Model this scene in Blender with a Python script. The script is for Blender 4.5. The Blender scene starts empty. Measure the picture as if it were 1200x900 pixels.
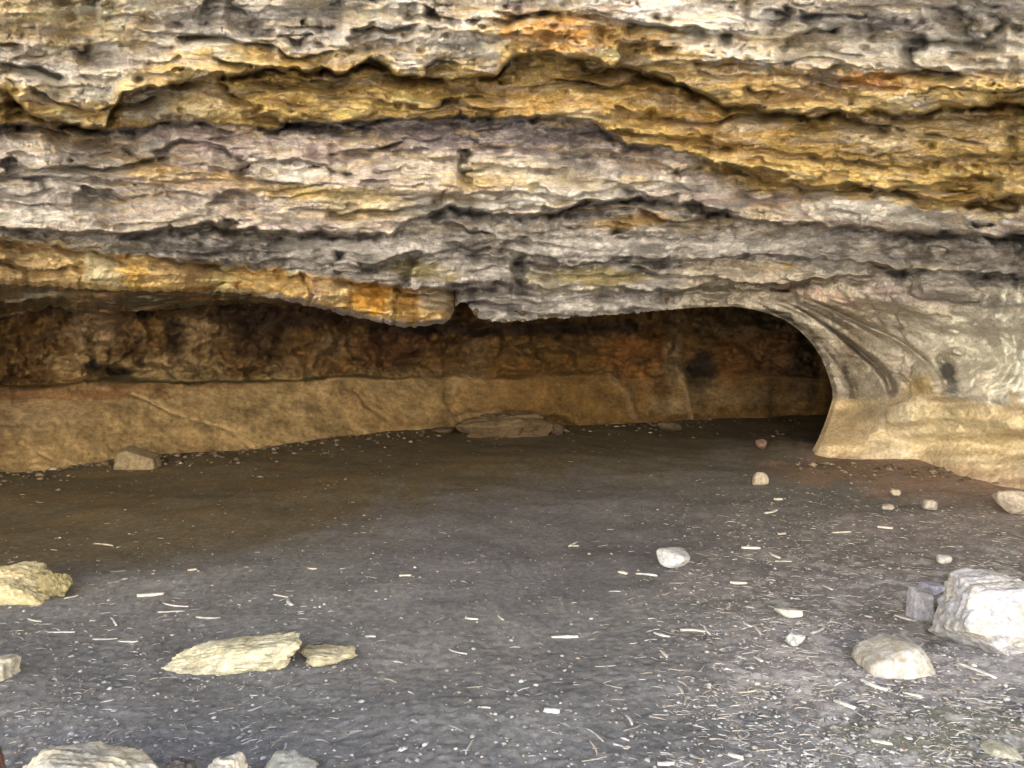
import bpy, math, random
import numpy as np

# ------------------------------------------------------------------ camera, world, sun, exposure
S = bpy.context.scene
COL = S.collection
CAM_Z = 1.6
F = 900.0                                   # focal length in photo pixels (1200 px wide photo)
HV = 400.0                                  # row of the horizon in the photo
cam_d = bpy.data.cameras.new("camera")
cam_d.sensor_width = 36.0
cam_d.lens = 36.0 * F / 1200.0
cam_d.shift_y = -(450.0 - HV) / 1200.0
cam_d.clip_start = 0.05
cam_d.clip_end = 3000
cam = bpy.data.objects.new("camera", cam_d)
cam.location = (0, 0, CAM_Z)
cam.rotation_euler = (math.radians(90), 0, 0)
COL.objects.link(cam)
S.camera = cam

SUN_EL, SUN_AZ = math.radians(52), math.radians(52)    # azimuth clockwise from +Y
w = bpy.data.worlds.new("World")
S.world = w
w.use_nodes = True
nt = w.node_tree
bg = nt.nodes["Background"]
sky = nt.nodes.new("ShaderNodeTexSky")
sky.sky_type = 'NISHITA'
sky.sun_disc = False
sky.sun_elevation = SUN_EL
sky.sun_rotation = SUN_AZ
nt.links.new(sky.outputs[0], bg.inputs[0])
bg.inputs[1].default_value = 0.15
sun_d = bpy.data.lights.new("sun", 'SUN')
sun_d.energy = 5.0
sun_d.angle = math.radians(0.5)
sun_d.color = (1.0, 0.95, 0.88)
sun = bpy.data.objects.new("sun", sun_d)
sun.rotation_euler = (math.radians(90) - SUN_EL, 0, -SUN_AZ + math.pi)
COL.objects.link(sun)
S.view_settings.view_transform = 'Standard'
S.view_settings.look = 'None'
S.view_settings.exposure = 3.9
S.view_settings.gamma = 1
S.render.engine = 'CYCLES'
S.cycles.max_bounces = 8
S.cycles.diffuse_bounces = 6
S.cycles.use_denoising = True
S.cycles.sample_clamp_indirect = 6

# ------------------------------------------------------------------ numpy noise
def _h(ix, iy, seed):
    h = (ix.astype(np.int64) * 374761393 + iy.astype(np.int64) * 668265263 + seed * 974634777) & 0xffffffff
    h = ((h ^ (h >> 13)) * 1274126177) & 0xffffffff
    h = h ^ (h >> 16)
    return h
def perlin(x, y, seed=0):
    x = np.asarray(x, float); y = np.asarray(y, float)
    x0 = np.floor(x); y0 = np.floor(y)
    fx = x - x0; fy = y - y0
    ux = fx * fx * fx * (fx * (fx * 6 - 15) + 10); uy = fy * fy * fy * (fy * (fy * 6 - 15) + 10)
    def g(dx, dy):
        a = _h(x0 + dx, y0 + dy, seed) * (2 * math.pi / 4294967296.0)
        return np.cos(a) * (fx - dx) + np.sin(a) * (fy - dy)
    a = g(0, 0); b = g(1, 0); c = g(0, 1); d = g(1, 1)
    return ((a + (b - a) * ux) * (1 - uy) + (c + (d - c) * ux) * uy) * 1.5
def fbm(x, y, octv=4, seed=0, gain=.5):
    s = 0; a = 1; f = 1
    for i in range(octv):
        s = s + a * perlin(x * f, y * f, seed + i * 17)
        a *= gain; f *= 2.03
    return s
def worley(x, y, seed=0):
    x0 = np.floor(x); y0 = np.floor(y)
    best = np.full(x.shape, 9.0); idr = np.zeros(x.shape)
    for dx in (-1, 0, 1):
        for dy in (-1, 0, 1):
            h = _h(x0 + dx, y0 + dy, seed)
            px = x0 + dx + (h & 0xffff) / 65536.0; py = y0 + dy + ((h >> 16) & 0xffff) / 65536.0
            d = (px - x) ** 2 + (py - y) ** 2
            m = d < best
            idr = np.where(m, (_h(x0 + dx, y0 + dy, seed + 5) & 0xffff) / 65536.0, idr)
            best = np.where(m, d, best)
    return np.sqrt(best), idr
def sst(a, b, x):
    t = np.clip((x - a) / (b - a), 0, 1)
    return t * t * (3 - 2 * t)
def itp(pts, x):
    p = np.array(pts, float)
    return np.interp(x, p[:, 0], p[:, 1])
def tps(pts, u, v):                          # smooth interpolation of log depth through control points
    p = np.array(pts, float)
    P = p[:, :2] / 300.0; n = len(P)
    def k(r2): return np.where(r2 > 1e-12, r2 * np.log(np.maximum(r2, 1e-12)), 0)
    r2 = ((P[:, None] - P[None]) ** 2).sum(-1)
    A = np.zeros((n + 3, n + 3)); A[:n, :n] = k(r2) + np.eye(n) * .02
    A[:n, n] = 1; A[:n, n + 1:] = P; A[n, :n] = 1; A[n + 1:, :n] = P.T
    wv = np.linalg.solve(A, np.r_[np.log(p[:, 2]), 0, 0, 0])
    U = u / 300.0; V = v / 300.0
    out = wv[n] + wv[n + 1] * U + wv[n + 2] * V
    for i in range(n):
        out = out + wv[i] * k((U - P[i, 0]) ** 2 + (V - P[i, 1]) ** 2)
    return np.exp(out)
def world(u, v, D):                          # photo pixel at a distance D along the cave -> metres
    return np.stack([(u - 600) / F * D, D, CAM_Z + (HV - v) / F * D], -1)

# ------------------------------------------------------------------ object helpers
def tag(o, label=None, cat=None, group=None, kind=None):
    if label: o["label"] = label
    if cat: o["category"] = cat
    if group: o["group"] = group
    if kind: o["kind"] = kind
    return o
def link(o, parent=None):
    COL.objects.link(o)
    if parent is not None: o.parent = parent
    return o
def empty(name, loc=(0, 0, 0)):
    o = bpy.data.objects.new(name, None); o.location = loc; o.empty_display_size = .1
    return link(o)
def mesh_np(name, V, Fq, mat, colr=None, smooth=True):
    V = np.asarray(V, np.float32); Fq = np.asarray(Fq, np.int32)
    k = Fq.shape[1]
    me = bpy.data.meshes.new(name)
    me.vertices.add(len(V)); me.vertices.foreach_set("co", V.ravel())
    me.loops.add(Fq.size); me.loops.foreach_set("vertex_index", Fq.ravel())
    me.polygons.add(len(Fq)); me.polygons.foreach_set("loop_start", np.arange(0, Fq.size, k, dtype=np.int32))
    me.update(calc_edges=True)
    if smooth: me.polygons.foreach_set("use_smooth", np.ones(len(Fq), bool))
    if colr is not None:
        a = me.color_attributes.new("Col", 'FLOAT_COLOR', 'POINT')
        c = np.ones((len(V), 4), np.float32); c[:, :3] = colr
        a.data.foreach_set("color", c.ravel())
    me.materials.append(mat)
    me.validate()
    return me
def grid_faces(nr, nc):
    i = np.arange(nr * nc).reshape(nr, nc)
    return np.stack([i[:-1, :-1], i[:-1, 1:], i[1:, 1:], i[1:, :-1]], -1).reshape(-1, 4)
def submesh(name, V, Fq, mask, mat, colr, parent=None, label=None):
    f = Fq[mask]
    ids, inv = np.unique(f.ravel(), return_inverse=True)
    me = mesh_np(name, V[ids], inv.reshape(f.shape), mat, colr[ids])
    o = bpy.data.objects.new(name, me)
    link(o, parent)
    if label: o["label"] = label
    return o

# ------------------------------------------------------------------ materials
def nodes(name):
    m = bpy.data.materials.new(name); m.use_nodes = True
    n = m.node_tree.nodes; l = m.node_tree.links
    return m, n, l, n["Principled BSDF"]
def rock_mat(name, stretch=(1, 1, 3), cs=1.0, lo=.45, hi=1.5, bump=1.0, tone=(1, 1, 1), rough=.93, fine=40, dis=1):
    m, n, l, b = nodes(name)
    at = n.new("ShaderNodeAttribute"); at.attribute_name = "Col"
    tc = n.new("ShaderNodeTexCoord"); mp = n.new("ShaderNodeMapping")
    mp.inputs["Scale"].default_value = stretch
    l.new(tc.outputs["Object"], mp.inputs[0])
    def noise(sc, det=6, ro=.6, dist=0.0, vec=mp.outputs[0]):
        x = n.new("ShaderNodeTexNoise"); x.inputs["Scale"].default_value = sc
        x.inputs["Detail"].default_value = det; x.inputs["Roughness"].default_value = ro
        x.inputs["Distortion"].default_value = dist
        l.new(vec, x.inputs["Vector"]); return x.outputs["Fac"]
    def math_(op, a, bb):
        x = n.new("ShaderNodeMath"); x.operation = op
        for i, q in enumerate((a, bb)):
            if isinstance(q, (int, float)): x.inputs[i].default_value = q
            else: l.new(q, x.inputs[i])
        return x.outputs[0]
    def rng(a, f0, f1, t0, t1):
        x = n.new("ShaderNodeMapRange"); x.inputs[1].default_value = f0; x.inputs[2].default_value = f1
        x.inputs[3].default_value = t0; x.inputs[4].default_value = t1; l.new(a, x.inputs[0]); return x.outputs[0]
    n1 = noise(3.2 * cs, 9, .68, .6 * dis); n2 = noise(fine * .45, 6, .7, .4 * dis); n3 = noise(fine * 2.2, 4, .7, 0, tc.outputs["Object"])
    f1 = rng(n1, .33, .67, lo, hi); f2 = rng(n2, .3, .7, .62, 1.38); f3 = rng(n3, .3, .7, .8, 1.2)
    ff = math_('MULTIPLY', math_('MULTIPLY', f1, f2), f3)
    vm = n.new("ShaderNodeVectorMath"); vm.operation = 'SCALE'
    l.new(at.outputs["Color"], vm.inputs[0]); l.new(ff, vm.inputs["Scale"])
    vt = n.new("ShaderNodeVectorMath"); vt.operation = 'MULTIPLY'; vt.inputs[1].default_value = tone
    l.new(vm.outputs[0], vt.inputs[0])
    mn = n.new("ShaderNodeVectorMath"); mn.operation = 'MINIMUM'; mn.inputs[1].default_value = (.82, .8, .76)
    l.new(vt.outputs[0], mn.inputs[0])
    l.new(mn.outputs[0], b.inputs["Base Color"])
    b.inputs["Roughness"].default_value = rough
    b.inputs["Specular IOR Level"].default_value = .25
    vo = n.new("ShaderNodeTexVoronoi"); vo.inputs["Scale"].default_value = fine * .8
    l.new(mp.outputs[0], vo.inputs["Vector"])
    pv = rng(vo.outputs["Distance"], 0.0, .45, -1, 0)
    hh = math_('ADD', math_('ADD', math_('MULTIPLY', n2, 1.2), math_('MULTIPLY', n3, .5)), math_('MULTIPLY', pv, .25))
    bp = n.new("ShaderNodeBump"); bp.inputs["Strength"].default_value = min(1, .9 * bump); bp.inputs["Distance"].default_value = .05 * bump
    l.new(hh, bp.inputs["Height"]); l.new(bp.outputs[0], b.inputs["Normal"])
    return m
M_CEIL = rock_mat("strata_rock", (1, 1, 3.6), 1.0, .6, 1.36, .8, dis=.15, fine=48)
M_WALL = rock_mat("wall_rock", (1, 1, 1.2), .9, .6, 1.35, .45, fine=30, dis=.2)
M_FLUTE = rock_mat("fluted_rock", (1.2, 1.2, 1.2), 1.0, .8, 1.2, .35, fine=44, dis=0)
M_STONE = rock_mat("loose_stone", (1, 1, 1), 3.0, .8, 1.18, .35, fine=60)
M_DIRT = rock_mat("dirt", (1, 1, 1), .8, .82, 1.2, .3, rough=.97, fine=50)
M_LITTER, _n, _l, _b = nodes("dry_litter")
_a = _n.new("ShaderNodeAttribute"); _a.attribute_name = "Col"; _l.new(_a.outputs["Color"], _b.inputs["Base Color"]); _b.inputs["Roughness"].default_value = .9
M_WOOD = rock_mat("weathered_wood", (1, 1, 1), 6.0, .8, 1.15, .1, fine=120)

# ------------------------------------------------------------------ THE NEAR ROCK: ceiling strata and right wall, one fan-shaped grid
lip = [(-1400, 420), (-900, 370), (-500, 345), (-200, 334), (0, 333), (60, 335), (100, 339), (160, 341), (215, 342), (250, 341), (300, 346), (350, 355),
       (400, 368), (440, 377), (475, 384), (498, 382), (520, 378), (528, 374), (533, 362), (538, 355), (545, 354), (550, 360), (556, 368), (566, 375), (590, 378),
       (640, 373), (700, 370), (760, 365), (820, 360), (860, 359)]
arch = [(880, 362), (900, 367), (920, 375), (938, 388), (952, 403), (963, 420), (970, 438), (975, 455), (976, 466),
        (972, 480), (966, 497), (960, 512), (954, 524), (944, 541)]
edge = np.array(lip + arch, float)
# densify by arc length
seg = np.r_[0, np.cumsum(np.hypot(*np.diff(edge, axis=0).T))]
def at_len(L): return np.stack([np.interp(L, seg, edge[:, 0]), np.interp(L, seg, edge[:, 1])], -1)
L_vis0 = np.interp(-30, edge[:len(lip), 0], seg[:len(lip)])
L_fan = seg[len(lip) - 3]; L_end = seg[-1]
Ls = np.r_[np.arange(0, L_vis0, 14), np.arange(L_vis0, L_fan, 1.25), np.arange(L_fan, L_end, .62), L_end]
E = at_len(Ls)
k = np.hanning(9); k /= k.sum()
Es = np.stack([np.convolve(np.pad(E[:, i], 4, mode='edge'), k, 'valid') for i in (0, 1)], -1)
Es[:, 1] += (fbm(Ls / 15, Ls * 0, 3, 31) * 2.2 + fbm(Ls / 4, Ls * 0, 2, 33) * .8) * sst(L_fan + 60, L_fan - 20, Ls)
tfan = np.clip((Ls - L_fan) / (L_end - L_fan), 0, 1)
ang = np.radians(-90 + 101 * tfan ** 0.85)
DIR = np.stack([np.cos(ang), np.sin(ang)], -1)
LEN = (Es[:, 1] + 500) * (1 - sst(0, .5, tfan)) + 950 * sst(0, .5, tfan)
q_dense = np.r_[np.arange(0, 385, 1.25), np.arange(385, 540, 2.2)]
tail = np.linspace(0, 1, 46)[1:] ** 1.6
Q = np.concatenate([np.repeat(q_dense[None], len(Ls), 0), 540 + (LEN[:, None] - 540) * tail[None]], 1).T      # rows x cols
U = Es[None, :, 0] + DIR[None, :, 0] * Q
V = Es[None, :, 1] + DIR[None, :, 1] * Q
NR, NC = Q.shape
# soften the notch in the lip for rows above it
D = tps([(-1400, -500, 2.6), (-500, -500, 2.3), (600, -500, 2.3), (1300, -500, 2.3), (1900, -500, 2.3), (0, -200, 3.2), (600, -200, 3.2), (1200, -200, 3.1),
         (-300, 0, 4.3), (0, 0, 4.3), (600, 0, 4.3), (1200, 0, 4.1), (0, 150, 6.0), (600, 150, 6.1), (1200, 150, 5.7), (1600, 150, 4.2),
         (0, 250, 7.4), (600, 250, 8.0), (900, 250, 7.8), (1200, 250, 6.9), (0, 333, 8.5), (300, 340, 9.2), (600, 335, 9.6), (800, 330, 9.8),
         (-500, 345, 6.5), (-1400, 420, 4.0), (-700, 200, 5.2), (-1400, 0, 3.5),
         (560, 370, 10.2), (450, 370, 9.8), (860, 357, 10.8), (940, 388, 11.2), (976, 463, 11.2), (944, 541, 10.3),
         (1000, 330, 9.3), (1070, 350, 8.9), (1070, 450, 9.5), (1070, 555, 9.2), (1200, 330, 7.6), (1200, 450, 8.1), (1200, 575, 8.1),
         (1450, 640, 5.9), (1450, 450, 5.9), (1450, 250, 5.2), (1700, 710, 4.5), (1700, 450, 4.5), (1890, 730, 4.2), (1890, 200, 3.6)], U, V)

K1 = [(-1500, 120), (-300, 70), (0, 105), (30, 125), (60, 139), (100, 147), (127, 147), (133, 128), (145, 114), (165, 104), (215, 96), (280, 85), (300, 79), (350, 80), (400, 84), (435, 70),
      (465, 88), (525, 93), (575, 90), (600, 67), (625, 61), (650, 62), (700, 72), (760, 85), (800, 98), (840, 120), (900, 130), (960, 134), (1010, 130),
      (1060, 133), (1120, 125), (1200, 120), (1500, 110), (2600, 100)]
K2 = [(-1500, 200), (-200, 170), (0, 148), (60, 146), (128, 151), (165, 151), (200, 140), (240, 143), (280, 147), (322, 149), (330, 142), (400, 141), (460, 141), (520, 138), (540, 132),
      (555, 136), (600, 138), (670, 138), (700, 147), (735, 165), (765, 169), (800, 176), (835, 190), (870, 200), (920, 215), (960, 219), (1000, 215), (1060, 225),
      (1110, 238), (1140, 235), (1200, 230), (1500, 230), (2600, 250)]
K3 = [(-1500, 300), (-200, 270), (0, 267), (50, 270), (130, 276), (190, 270), (240, 262), (285, 268), (340, 272), (400, 273), (460, 275), (475, 262), (500, 252), (525, 241), (560, 247), (600, 250),
      (640, 248), (690, 238), (740, 231), (800, 236), (850, 250), (900, 262), (960, 263), (1050, 270), (1115, 276), (1200, 278), (1500, 285), (2600, 300)]
K4 = [(-1500, 320), (-200, 290), (0, 283), (60, 286), (110, 293), (160, 300), (205, 305), (260, 311), (320, 315), (380, 323), (450, 335), (500, 339), (545, 341), (580, 340), (598, 334), (625, 324),
      (680, 341), (760, 342), (800, 340), (900, 333), (1000, 322), (1080, 318), (1200, 324), (1500, 340), (2600, 400)]
wob = fbm(U / 26, V / 26, 4, 3) * 4.5
Vw = V + wob
PIX = D / F                                  # metres per photo pixel
rel = np.zeros_like(D)
FADE_R = 1 - sst(.0, 1, tfan)[None] * sst(0, 1, (V - 250) / 60)            # strata die out on the fluted wall
def ledge(line, A, R, B=0.0, Rb=20, w=2.0, u0=-9999, u1=9999, tp=40, mod=True):
    global rel
    dv = Vw - itp(line, U + fbm(U / 60, V / 60, 2, 8) * 6)
    m = sst(u0 - tp, u0 + .01, U) * (1 - sst(u1 - .01, u1 + tp, U))
    if mod: m = m * (1 + .45 * perlin(U / 70, V / 300, int(A * 1000)))
    st = sst(-w, w, dv)
    rel = rel + m * (A * st * np.exp(-np.maximum(dv, 0) / R) - B * (1 - st) * np.exp(np.minimum(dv, 0) / Rb))
    gate = sst(-.15, .3, perlin(U / 55 + A * 40, V / 200, 19) + .4 * perlin(U / 15, V / 60, 29))
    rel = rel + m * gate * (.10 + A * .30) * np.exp(-((dv - 3.0) / 3.2) ** 2)
ledge(K1, 1.1, 34, .20, 30)
ledge(K2, .65, 30, .14, 18)
ledge(K3, .8, 26, .18, 14, u1=1300)
ledge([(0, 283), (260, 311), (450, 335), (530, 341), (598, 336)], .34, 10, .18, 10, u1=596, tp=6)
ledge([(598, 334), (680, 341), (760, 342), (800, 340), (900, 333), (1000, 322), (1080, 318), (1200, 324)], .34, 12, .12, 10, u0=600, u1=1250)
# single ledges traced one by one
ledge([(-10, 55), (60, 62), (110, 52), (150, 50), (190, 56)], .14, 12, .05, 10, u0=60, u1=180)
ledge([(590, 22), (640, 10), (760, 28), (900, 45), (1000, 40), (1200, 52)], .14, 14, .05, 12, u0=600, u1=1200)
ledge([(740, 78), (800, 75), (860, 72), (930, 84), (1000, 92), (1060, 80), (1200, 84)], .24, 14, .08, 12, u0=760, u1=1300)
ledge([(100, 170), (140, 168), (165, 185), (215, 190), (250, 195)], .18, 14, .05, 9, u0=130, u1=240)
ledge([(0, 205), (60, 208), (130, 210), (200, 222), (270, 235)], .2, 16, .06, 12, u0=-200, u1=220)
ledge([(290, 195), (330, 188), (380, 190), (420, 205)], .2, 14, .06, 9, u0=300, u1=400)
ledge([(400, 165), (440, 165), (480, 180), (495, 182), (560, 190), (620, 198), (650, 200)], .17, 12, .06, 9, u0=470, u1=650)
ledge([(660, 180), (700, 176), (750, 190), (800, 198), (850, 192), (940, 205)], .18, 14, .06, 9, u0=665, u1=900)
ledge([(330, 228), (400, 230), (470, 232), (520, 229), (600, 226), (660, 232), (740, 215), (800, 214)], .14, 9, .06, 8, u0=500, u1=760)
ledge([(800, 162), (870, 170), (940, 182), (1000, 190), (1060, 196), (1120, 184), (1200, 180)], .2, 15, .07, 12, u0=830, u1=1300)
ledge([(400, 310), (440, 314), (462, 303), (500, 297), (530, 294), (562, 297), (610, 306), (650, 314), (690, 311), (720, 303), (780, 307), (850, 303), (900, 299), (950, 300), (1030, 311), (1090, 318)], .4, 15, .16, 10, u0=440, u1=1050)
ledge([(500, 279), (545, 290), (570, 288), (600, 293), (622, 300)], .35, 9, .08, 8, u0=536, u1=600, tp=20)
ledge([(590, 345), (640, 352), (700, 346), (760, 348), (830, 340)], .14, 8, .06, 8, u0=620, u1=860)
ledge([(830, 352), (900, 338), (960, 327), (1030, 326)], .16, 9, .05, 8, u0=850, u1=1000)
ledge([(60, 288), (160, 292), (230, 303), (300, 308), (350, 303), (400, 312)], .2, 7, .07, 9, u0=100, u1=400)
# broad hollows and bulges (folded strata)
rel += -.36 * fbm(U / 190, V / 62, 3, 21) - .10 * perlin(U / 70, V / 34, 77)
# procedural terracing: many small bedding ledges
qv = Es[None, :, 1] - (Es[None, :, 1] - V)    # = V
wf = (sst(.02, .3, tfan)[None] * (1 - sst(110, 330, Q)) * sst(235, 300, V))
Wst = (V * (1 - wf) + (362 - Q) * wf)
SM = 1 - .85 * sst(452, 470, V) * sst(.02, .06, tfan)[None]
def terrace(P, A, ws, wa, seed, gate, jw=.10, wgt=1.0):
    f = (Wst + fbm(U / ws, V / (ws * .42), 4, seed) * wa - .02 * U) / P
    p = f - np.floor(f)
    ci = np.floor(f)
    g = sst(gate, gate + .35, perlin(U / (ws * .8) + ci * 7.3, ci * 3.1, seed + 3) + .3 * perlin(U / 21, ci * 1.7, seed + 9))
    prof = (1 - p) ** 1.6 * sst(0, jw, p) + sst(0, jw, p) * 0
    return A * g * prof * wgt
rel += terrace(38, .62, 150, 34, 31, -.15, .07, FADE_R)
rel += terrace(17, .24, 90, 13, 41, -.1, .12, (.05 + .95 * FADE_R) * SM)
rel += terrace(8, .05, 70, 5, 51, -.25, .2, (.05 + .95 * FADE_R) * SM)
# diagonal flakes and lumps
rel += -.07 * (1 - np.abs(fbm(U / 34 + V / 60, V / 11 - U / 70, 4, 61))) * (.12 + .88 * FADE_R) * SM
rel += (-.024 * fbm(U / 9, V / 6, 3, 71) + .010 * perlin(U / 3.1, V / 2.6, 81)) * (.3 + .7 * FADE_R) * SM
# pits dissolved into the two upper layers
kk1 = itp(K1, U); kk2 = itp(K2, U); kk3 = itp(K3, U); kk4 = itp(K4, U)
f1_, id_ = worley(U / 12 + .5 * perlin(U / 9, V / 9, 4), V / 8 + .5 * perlin(U / 9, V / 9, 14), 5)
pitm = (id_ > .62) * sst(-.1, .25, perlin(U / 80, V / 40, 6)) * sst(20, 0, Vw - kk2 - 10)
rel += .11 * pitm * (id_ - .4) * 2 * (1 - sst(.05, .42 * (.3 + .7 * id_), f1_))
f1_, id_ = worley(U / 30, V / 22, 15)
rel += .18 * (id_ > .86) * sst(0, -8, V - kk2) * (1 - sst(.04, .26, f1_))
# named hollows: (u, v, ru, rv, depth)
for (a, b, ra, rb, dd) in [(548, 237, 14, 5, .3), (852, 132, 7, 6, .3), (640, 42, 9, 7, .25), (163, 92, 6, 5, .25), (64, 112, 4, 6, .2), (467, 124, 4, 4, .2), (455, 112, 3, 6, .15),
                           (150, 178, 12, 8, .25), (540, 131, 10, 5, .2), (120, 68, 20, 9, .15)]:
    rel += dd * np.exp(-(((U - a) / ra) ** 2 + ((V - b) / rb) ** 2) ** 1.5)
# ochre ledge (left, above the lip): rounded face with cracks between its blocks
CR = [-700, -420, -230, -90, 96, 240, 357, 411, 463, 487, 532]
inE = sst(-2, 4, Vw - kk4 + 1) * (1 - sst(530, 537, U))
he = np.clip((V - kk4) / np.maximum(Es[None, :, 1] - kk4, 4), 0, 1)
rel += inE * (-.30 * np.sin(np.pi * np.clip(he, 0, 1)) ** .6 + .12)
for c in CR:
    cx = c + (he - .5) * (10 if c in (357, 96) else -3) + 6 * np.sin(he * 3.0) * (c == 357) + fbm(V / 9, V * 0 + c, 2, 5) * 2.5
    dep = .14 if c not in (240, 96) else .04
    rel += inE * dep * np.exp(-((U - cx) / 2.2) ** 2)
rel += inE * .55 * np.exp(-(np.maximum(534 - U, 0) / 7) ** 1.5)
rel += inE * (-.035 * np.abs(fbm(U / 7 + V / 9, V / 22, 3, 91)))
rel += inE * (sst(98, 104, U) * (1 - sst(104, 160, U))) * -.10         # the pale block end stands proud
# flutes on the arch: grooves running with the arch edge
yv = np.clip((V - 350) / 113, 0, 1); hv = 1 - (1 - yv) ** 2
fq = (U - 875 - 100 * hv) / (.5 + .5 * hv) + fbm(U / 110, V / 110, 2, 101) * 9
aw = sst(.06, .3, tfan)[None] * (1 - sst(240, 360, fq)) * sst(-8, 8, fq) * sst(318, 350, V) * (1 - sst(455, 466, V))
rel += aw * (.006 * np.sin(fq / 5.6 + 2.2 * perlin(fq / 26, hv * 3, 7)) * (.5 + perlin(fq / 18, hv * 3, 9)) + .12 * fbm(fq / 34.0, hv * 1.1, 1, 12) * (1 - .8 * sst(110, 240, fq)))
rel += aw * (.28 * np.exp(-((fq - 62) / 5) ** 2) * sst(.35, .6, tfan)[None] + .14 * np.exp(-((fq - 128) / 7) ** 2))
rel += .25 * np.exp(-(((U - 1108 - (V - 430) * .35) / 8) ** 2 + ((V - 430) / 22) ** 2))
rel += .12 * np.exp(-(((U - 1085) / 18) ** 2 + ((V - 465) / 9) ** 2))
# lower ochre base: step proud at the old water line, blocky
bs = sst(458, 466, V + .06 * (1080 - U) * 0) * (tfan[None] > .05)
rel += bs * (-.05 - .018 * fbm(U / 16, V / 12, 3, 111))
rel += -.08 * fbm(U / 120, V / 90, 2, 121) * (1 - FADE_R)
# pillar foot flares out towards the floor
rel += -.35 * sst(500, 560, V) * tfan[None] * (1 - sst(0, 60, Q) * .3) * 0

# lip roll: surface turns away at its edge
rel += .10 * (1 - sst(0, 6, Q)) + .0
rel *= np.clip(D / 8.0, .35, 1.3) ** .7
Dn = D + rel
P = world(U, V, Dn)

# ---- colours of the stone itself
def mixc(c, m, colr):
    m = m[..., None]; return c * (1 - m) + np.array(colr) * m
CREAM = (.68, .61, .48); WHITE = (.74, .71, .64); GREY = (.38, .36, .335); LGREY = (.53, .50, .46); DGREY = (.11, .105, .10); OCH = (.58, .375, .12); GOLD = (.72, .52, .20)
BROWN = (.36, .25, .09); PINK = (.52, .43, .405); ORANGE = (.55, .27, .06); PURPLE = (.20, .165, .17); OLIVE = (.30, .25, .12)
nz = fbm(U / 46, V / 17, 5, 201, .6); nz2 = fbm(U / 14, V / 6, 4, 211, .6); nz3 = fbm(U / 110, V / 40, 3, 221)
def blobs(c, lst, U, V, nz, nz2, hard=.35):
    for (a, b, ra, rb, an, colr, st) in lst:
        ca, sa = math.cos(math.radians(an)), math.sin(math.radians(an))
        dx = U - a; dy = V - b
        r = np.sqrt(((dx * ca + dy * sa) / ra) ** 2 + ((-dx * sa + dy * ca) / rb) ** 2) + .42 * nz + .34 * nz2
        c = mixc(c, st * (1 - sst(1 - hard, 1 + hard, r)), colr)
    return c
aboveK1 = Vw < kk1; 
C = np.zeros(P.shape); C[:] = CREAM
# layer above K1
C = mixc(C, sst(-.2, .5, nz) * .8, WHITE); C = mixc(C, sst(.1, .5, -nz) * .6, LGREY)
C = mixc(C, sst(-46, -10, Vw - kk1 + nz * 26 - 8) * .95, GOLD)
C = mixc(C, sst(-24, -4, Vw - kk1 + nz2 * 14) * .55 * sst(-.1, .3, nz3), OCH)
C = blobs(C, [(60, 25, 110, 40, 0, GOLD, .55), (115, 65, 34, 16, 10, GREY, .8), (20, 70, 60, 20, 0, LGREY, .6), (330, 28, 110, 22, 0, LGREY, .9), (450, 40, 110, 30, 0, LGREY, .6), (250, 15, 60, 12, 0, GREY, .6),
              (700, 40, 130, 22, 8, OCH, .95), (650, 40, 60, 20, 0, ORANGE, .6), (610, 10, 30, 7, 0, PURPLE, .7), (760, 12, 60, 8, 0, PINK, .8), (850, 20, 120, 16, 0, WHITE, .8), (1010, 25, 110, 14, 6, GREY, .95), (1020, 27, 70, 8, 8, DGREY, .55),
              (1170, 14, 70, 12, 0, GREY, .9), (1120, 52, 90, 16, 0, WHITE, .9), (1190, 70, 60, 8, 0, CREAM, .9), (900, 50, 110, 12, 0, CREAM, .9),
              (860, 95, 130, 20, 4, OCH, .8), (800, 90, 60, 20, 10, OLIVE, .6), (1040, 95, 60, 12, 4, ORANGE, .9), (1140, 100, 70, 16, 0, GOLD, .8), (900, 112, 110, 12, 0, BROWN, .5)], U, V, nz, nz2)
# layer K1..K2
lay = sst(-1.5, 1.5, Vw - kk1)
CB = np.zeros(P.shape); CB[:] = (.50, .35, .115)
CB = mixc(CB, sst(0, .5, nz) * .8, BROWN); CB = mixc(CB, sst(.05, .5, nz2) * .6, GOLD)
CB = blobs(CB, [(30, 135, 70, 20, 0, BROWN, .9), (200, 122, 75, 20, -6, CREAM, .9), (260, 120, 60, 20, 0, GOLD, .6), (460, 122, 46, 18, 0, GOLD, .9), (380, 130, 60, 8, 0, GOLD, .7), (640, 95, 90, 22, 0, BROWN, .6), (640, 125, 120, 12, 0, OCH, .8),
                (800, 130, 70, 24, 20, OCH, .9), (900, 170, 120, 22, 8, OCH, .7), (1040, 158, 50, 14, 0, CREAM, .8), (880, 145, 30, 10, 0, CREAM, .6), (1120, 150, 110, 20, 0, (.44, .34, .17), .8), (960, 200, 90, 12, 6, GOLD, .8),
                (1130, 215, 110, 16, 0, GOLD, .85), (760, 150, 40, 14, 25, GOLD, .8), (1000, 185, 120, 8, 3, BROWN, .6)], U, V, nz, nz2)
C = C * (1 - lay[..., None]) + CB * lay[..., None]
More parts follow.
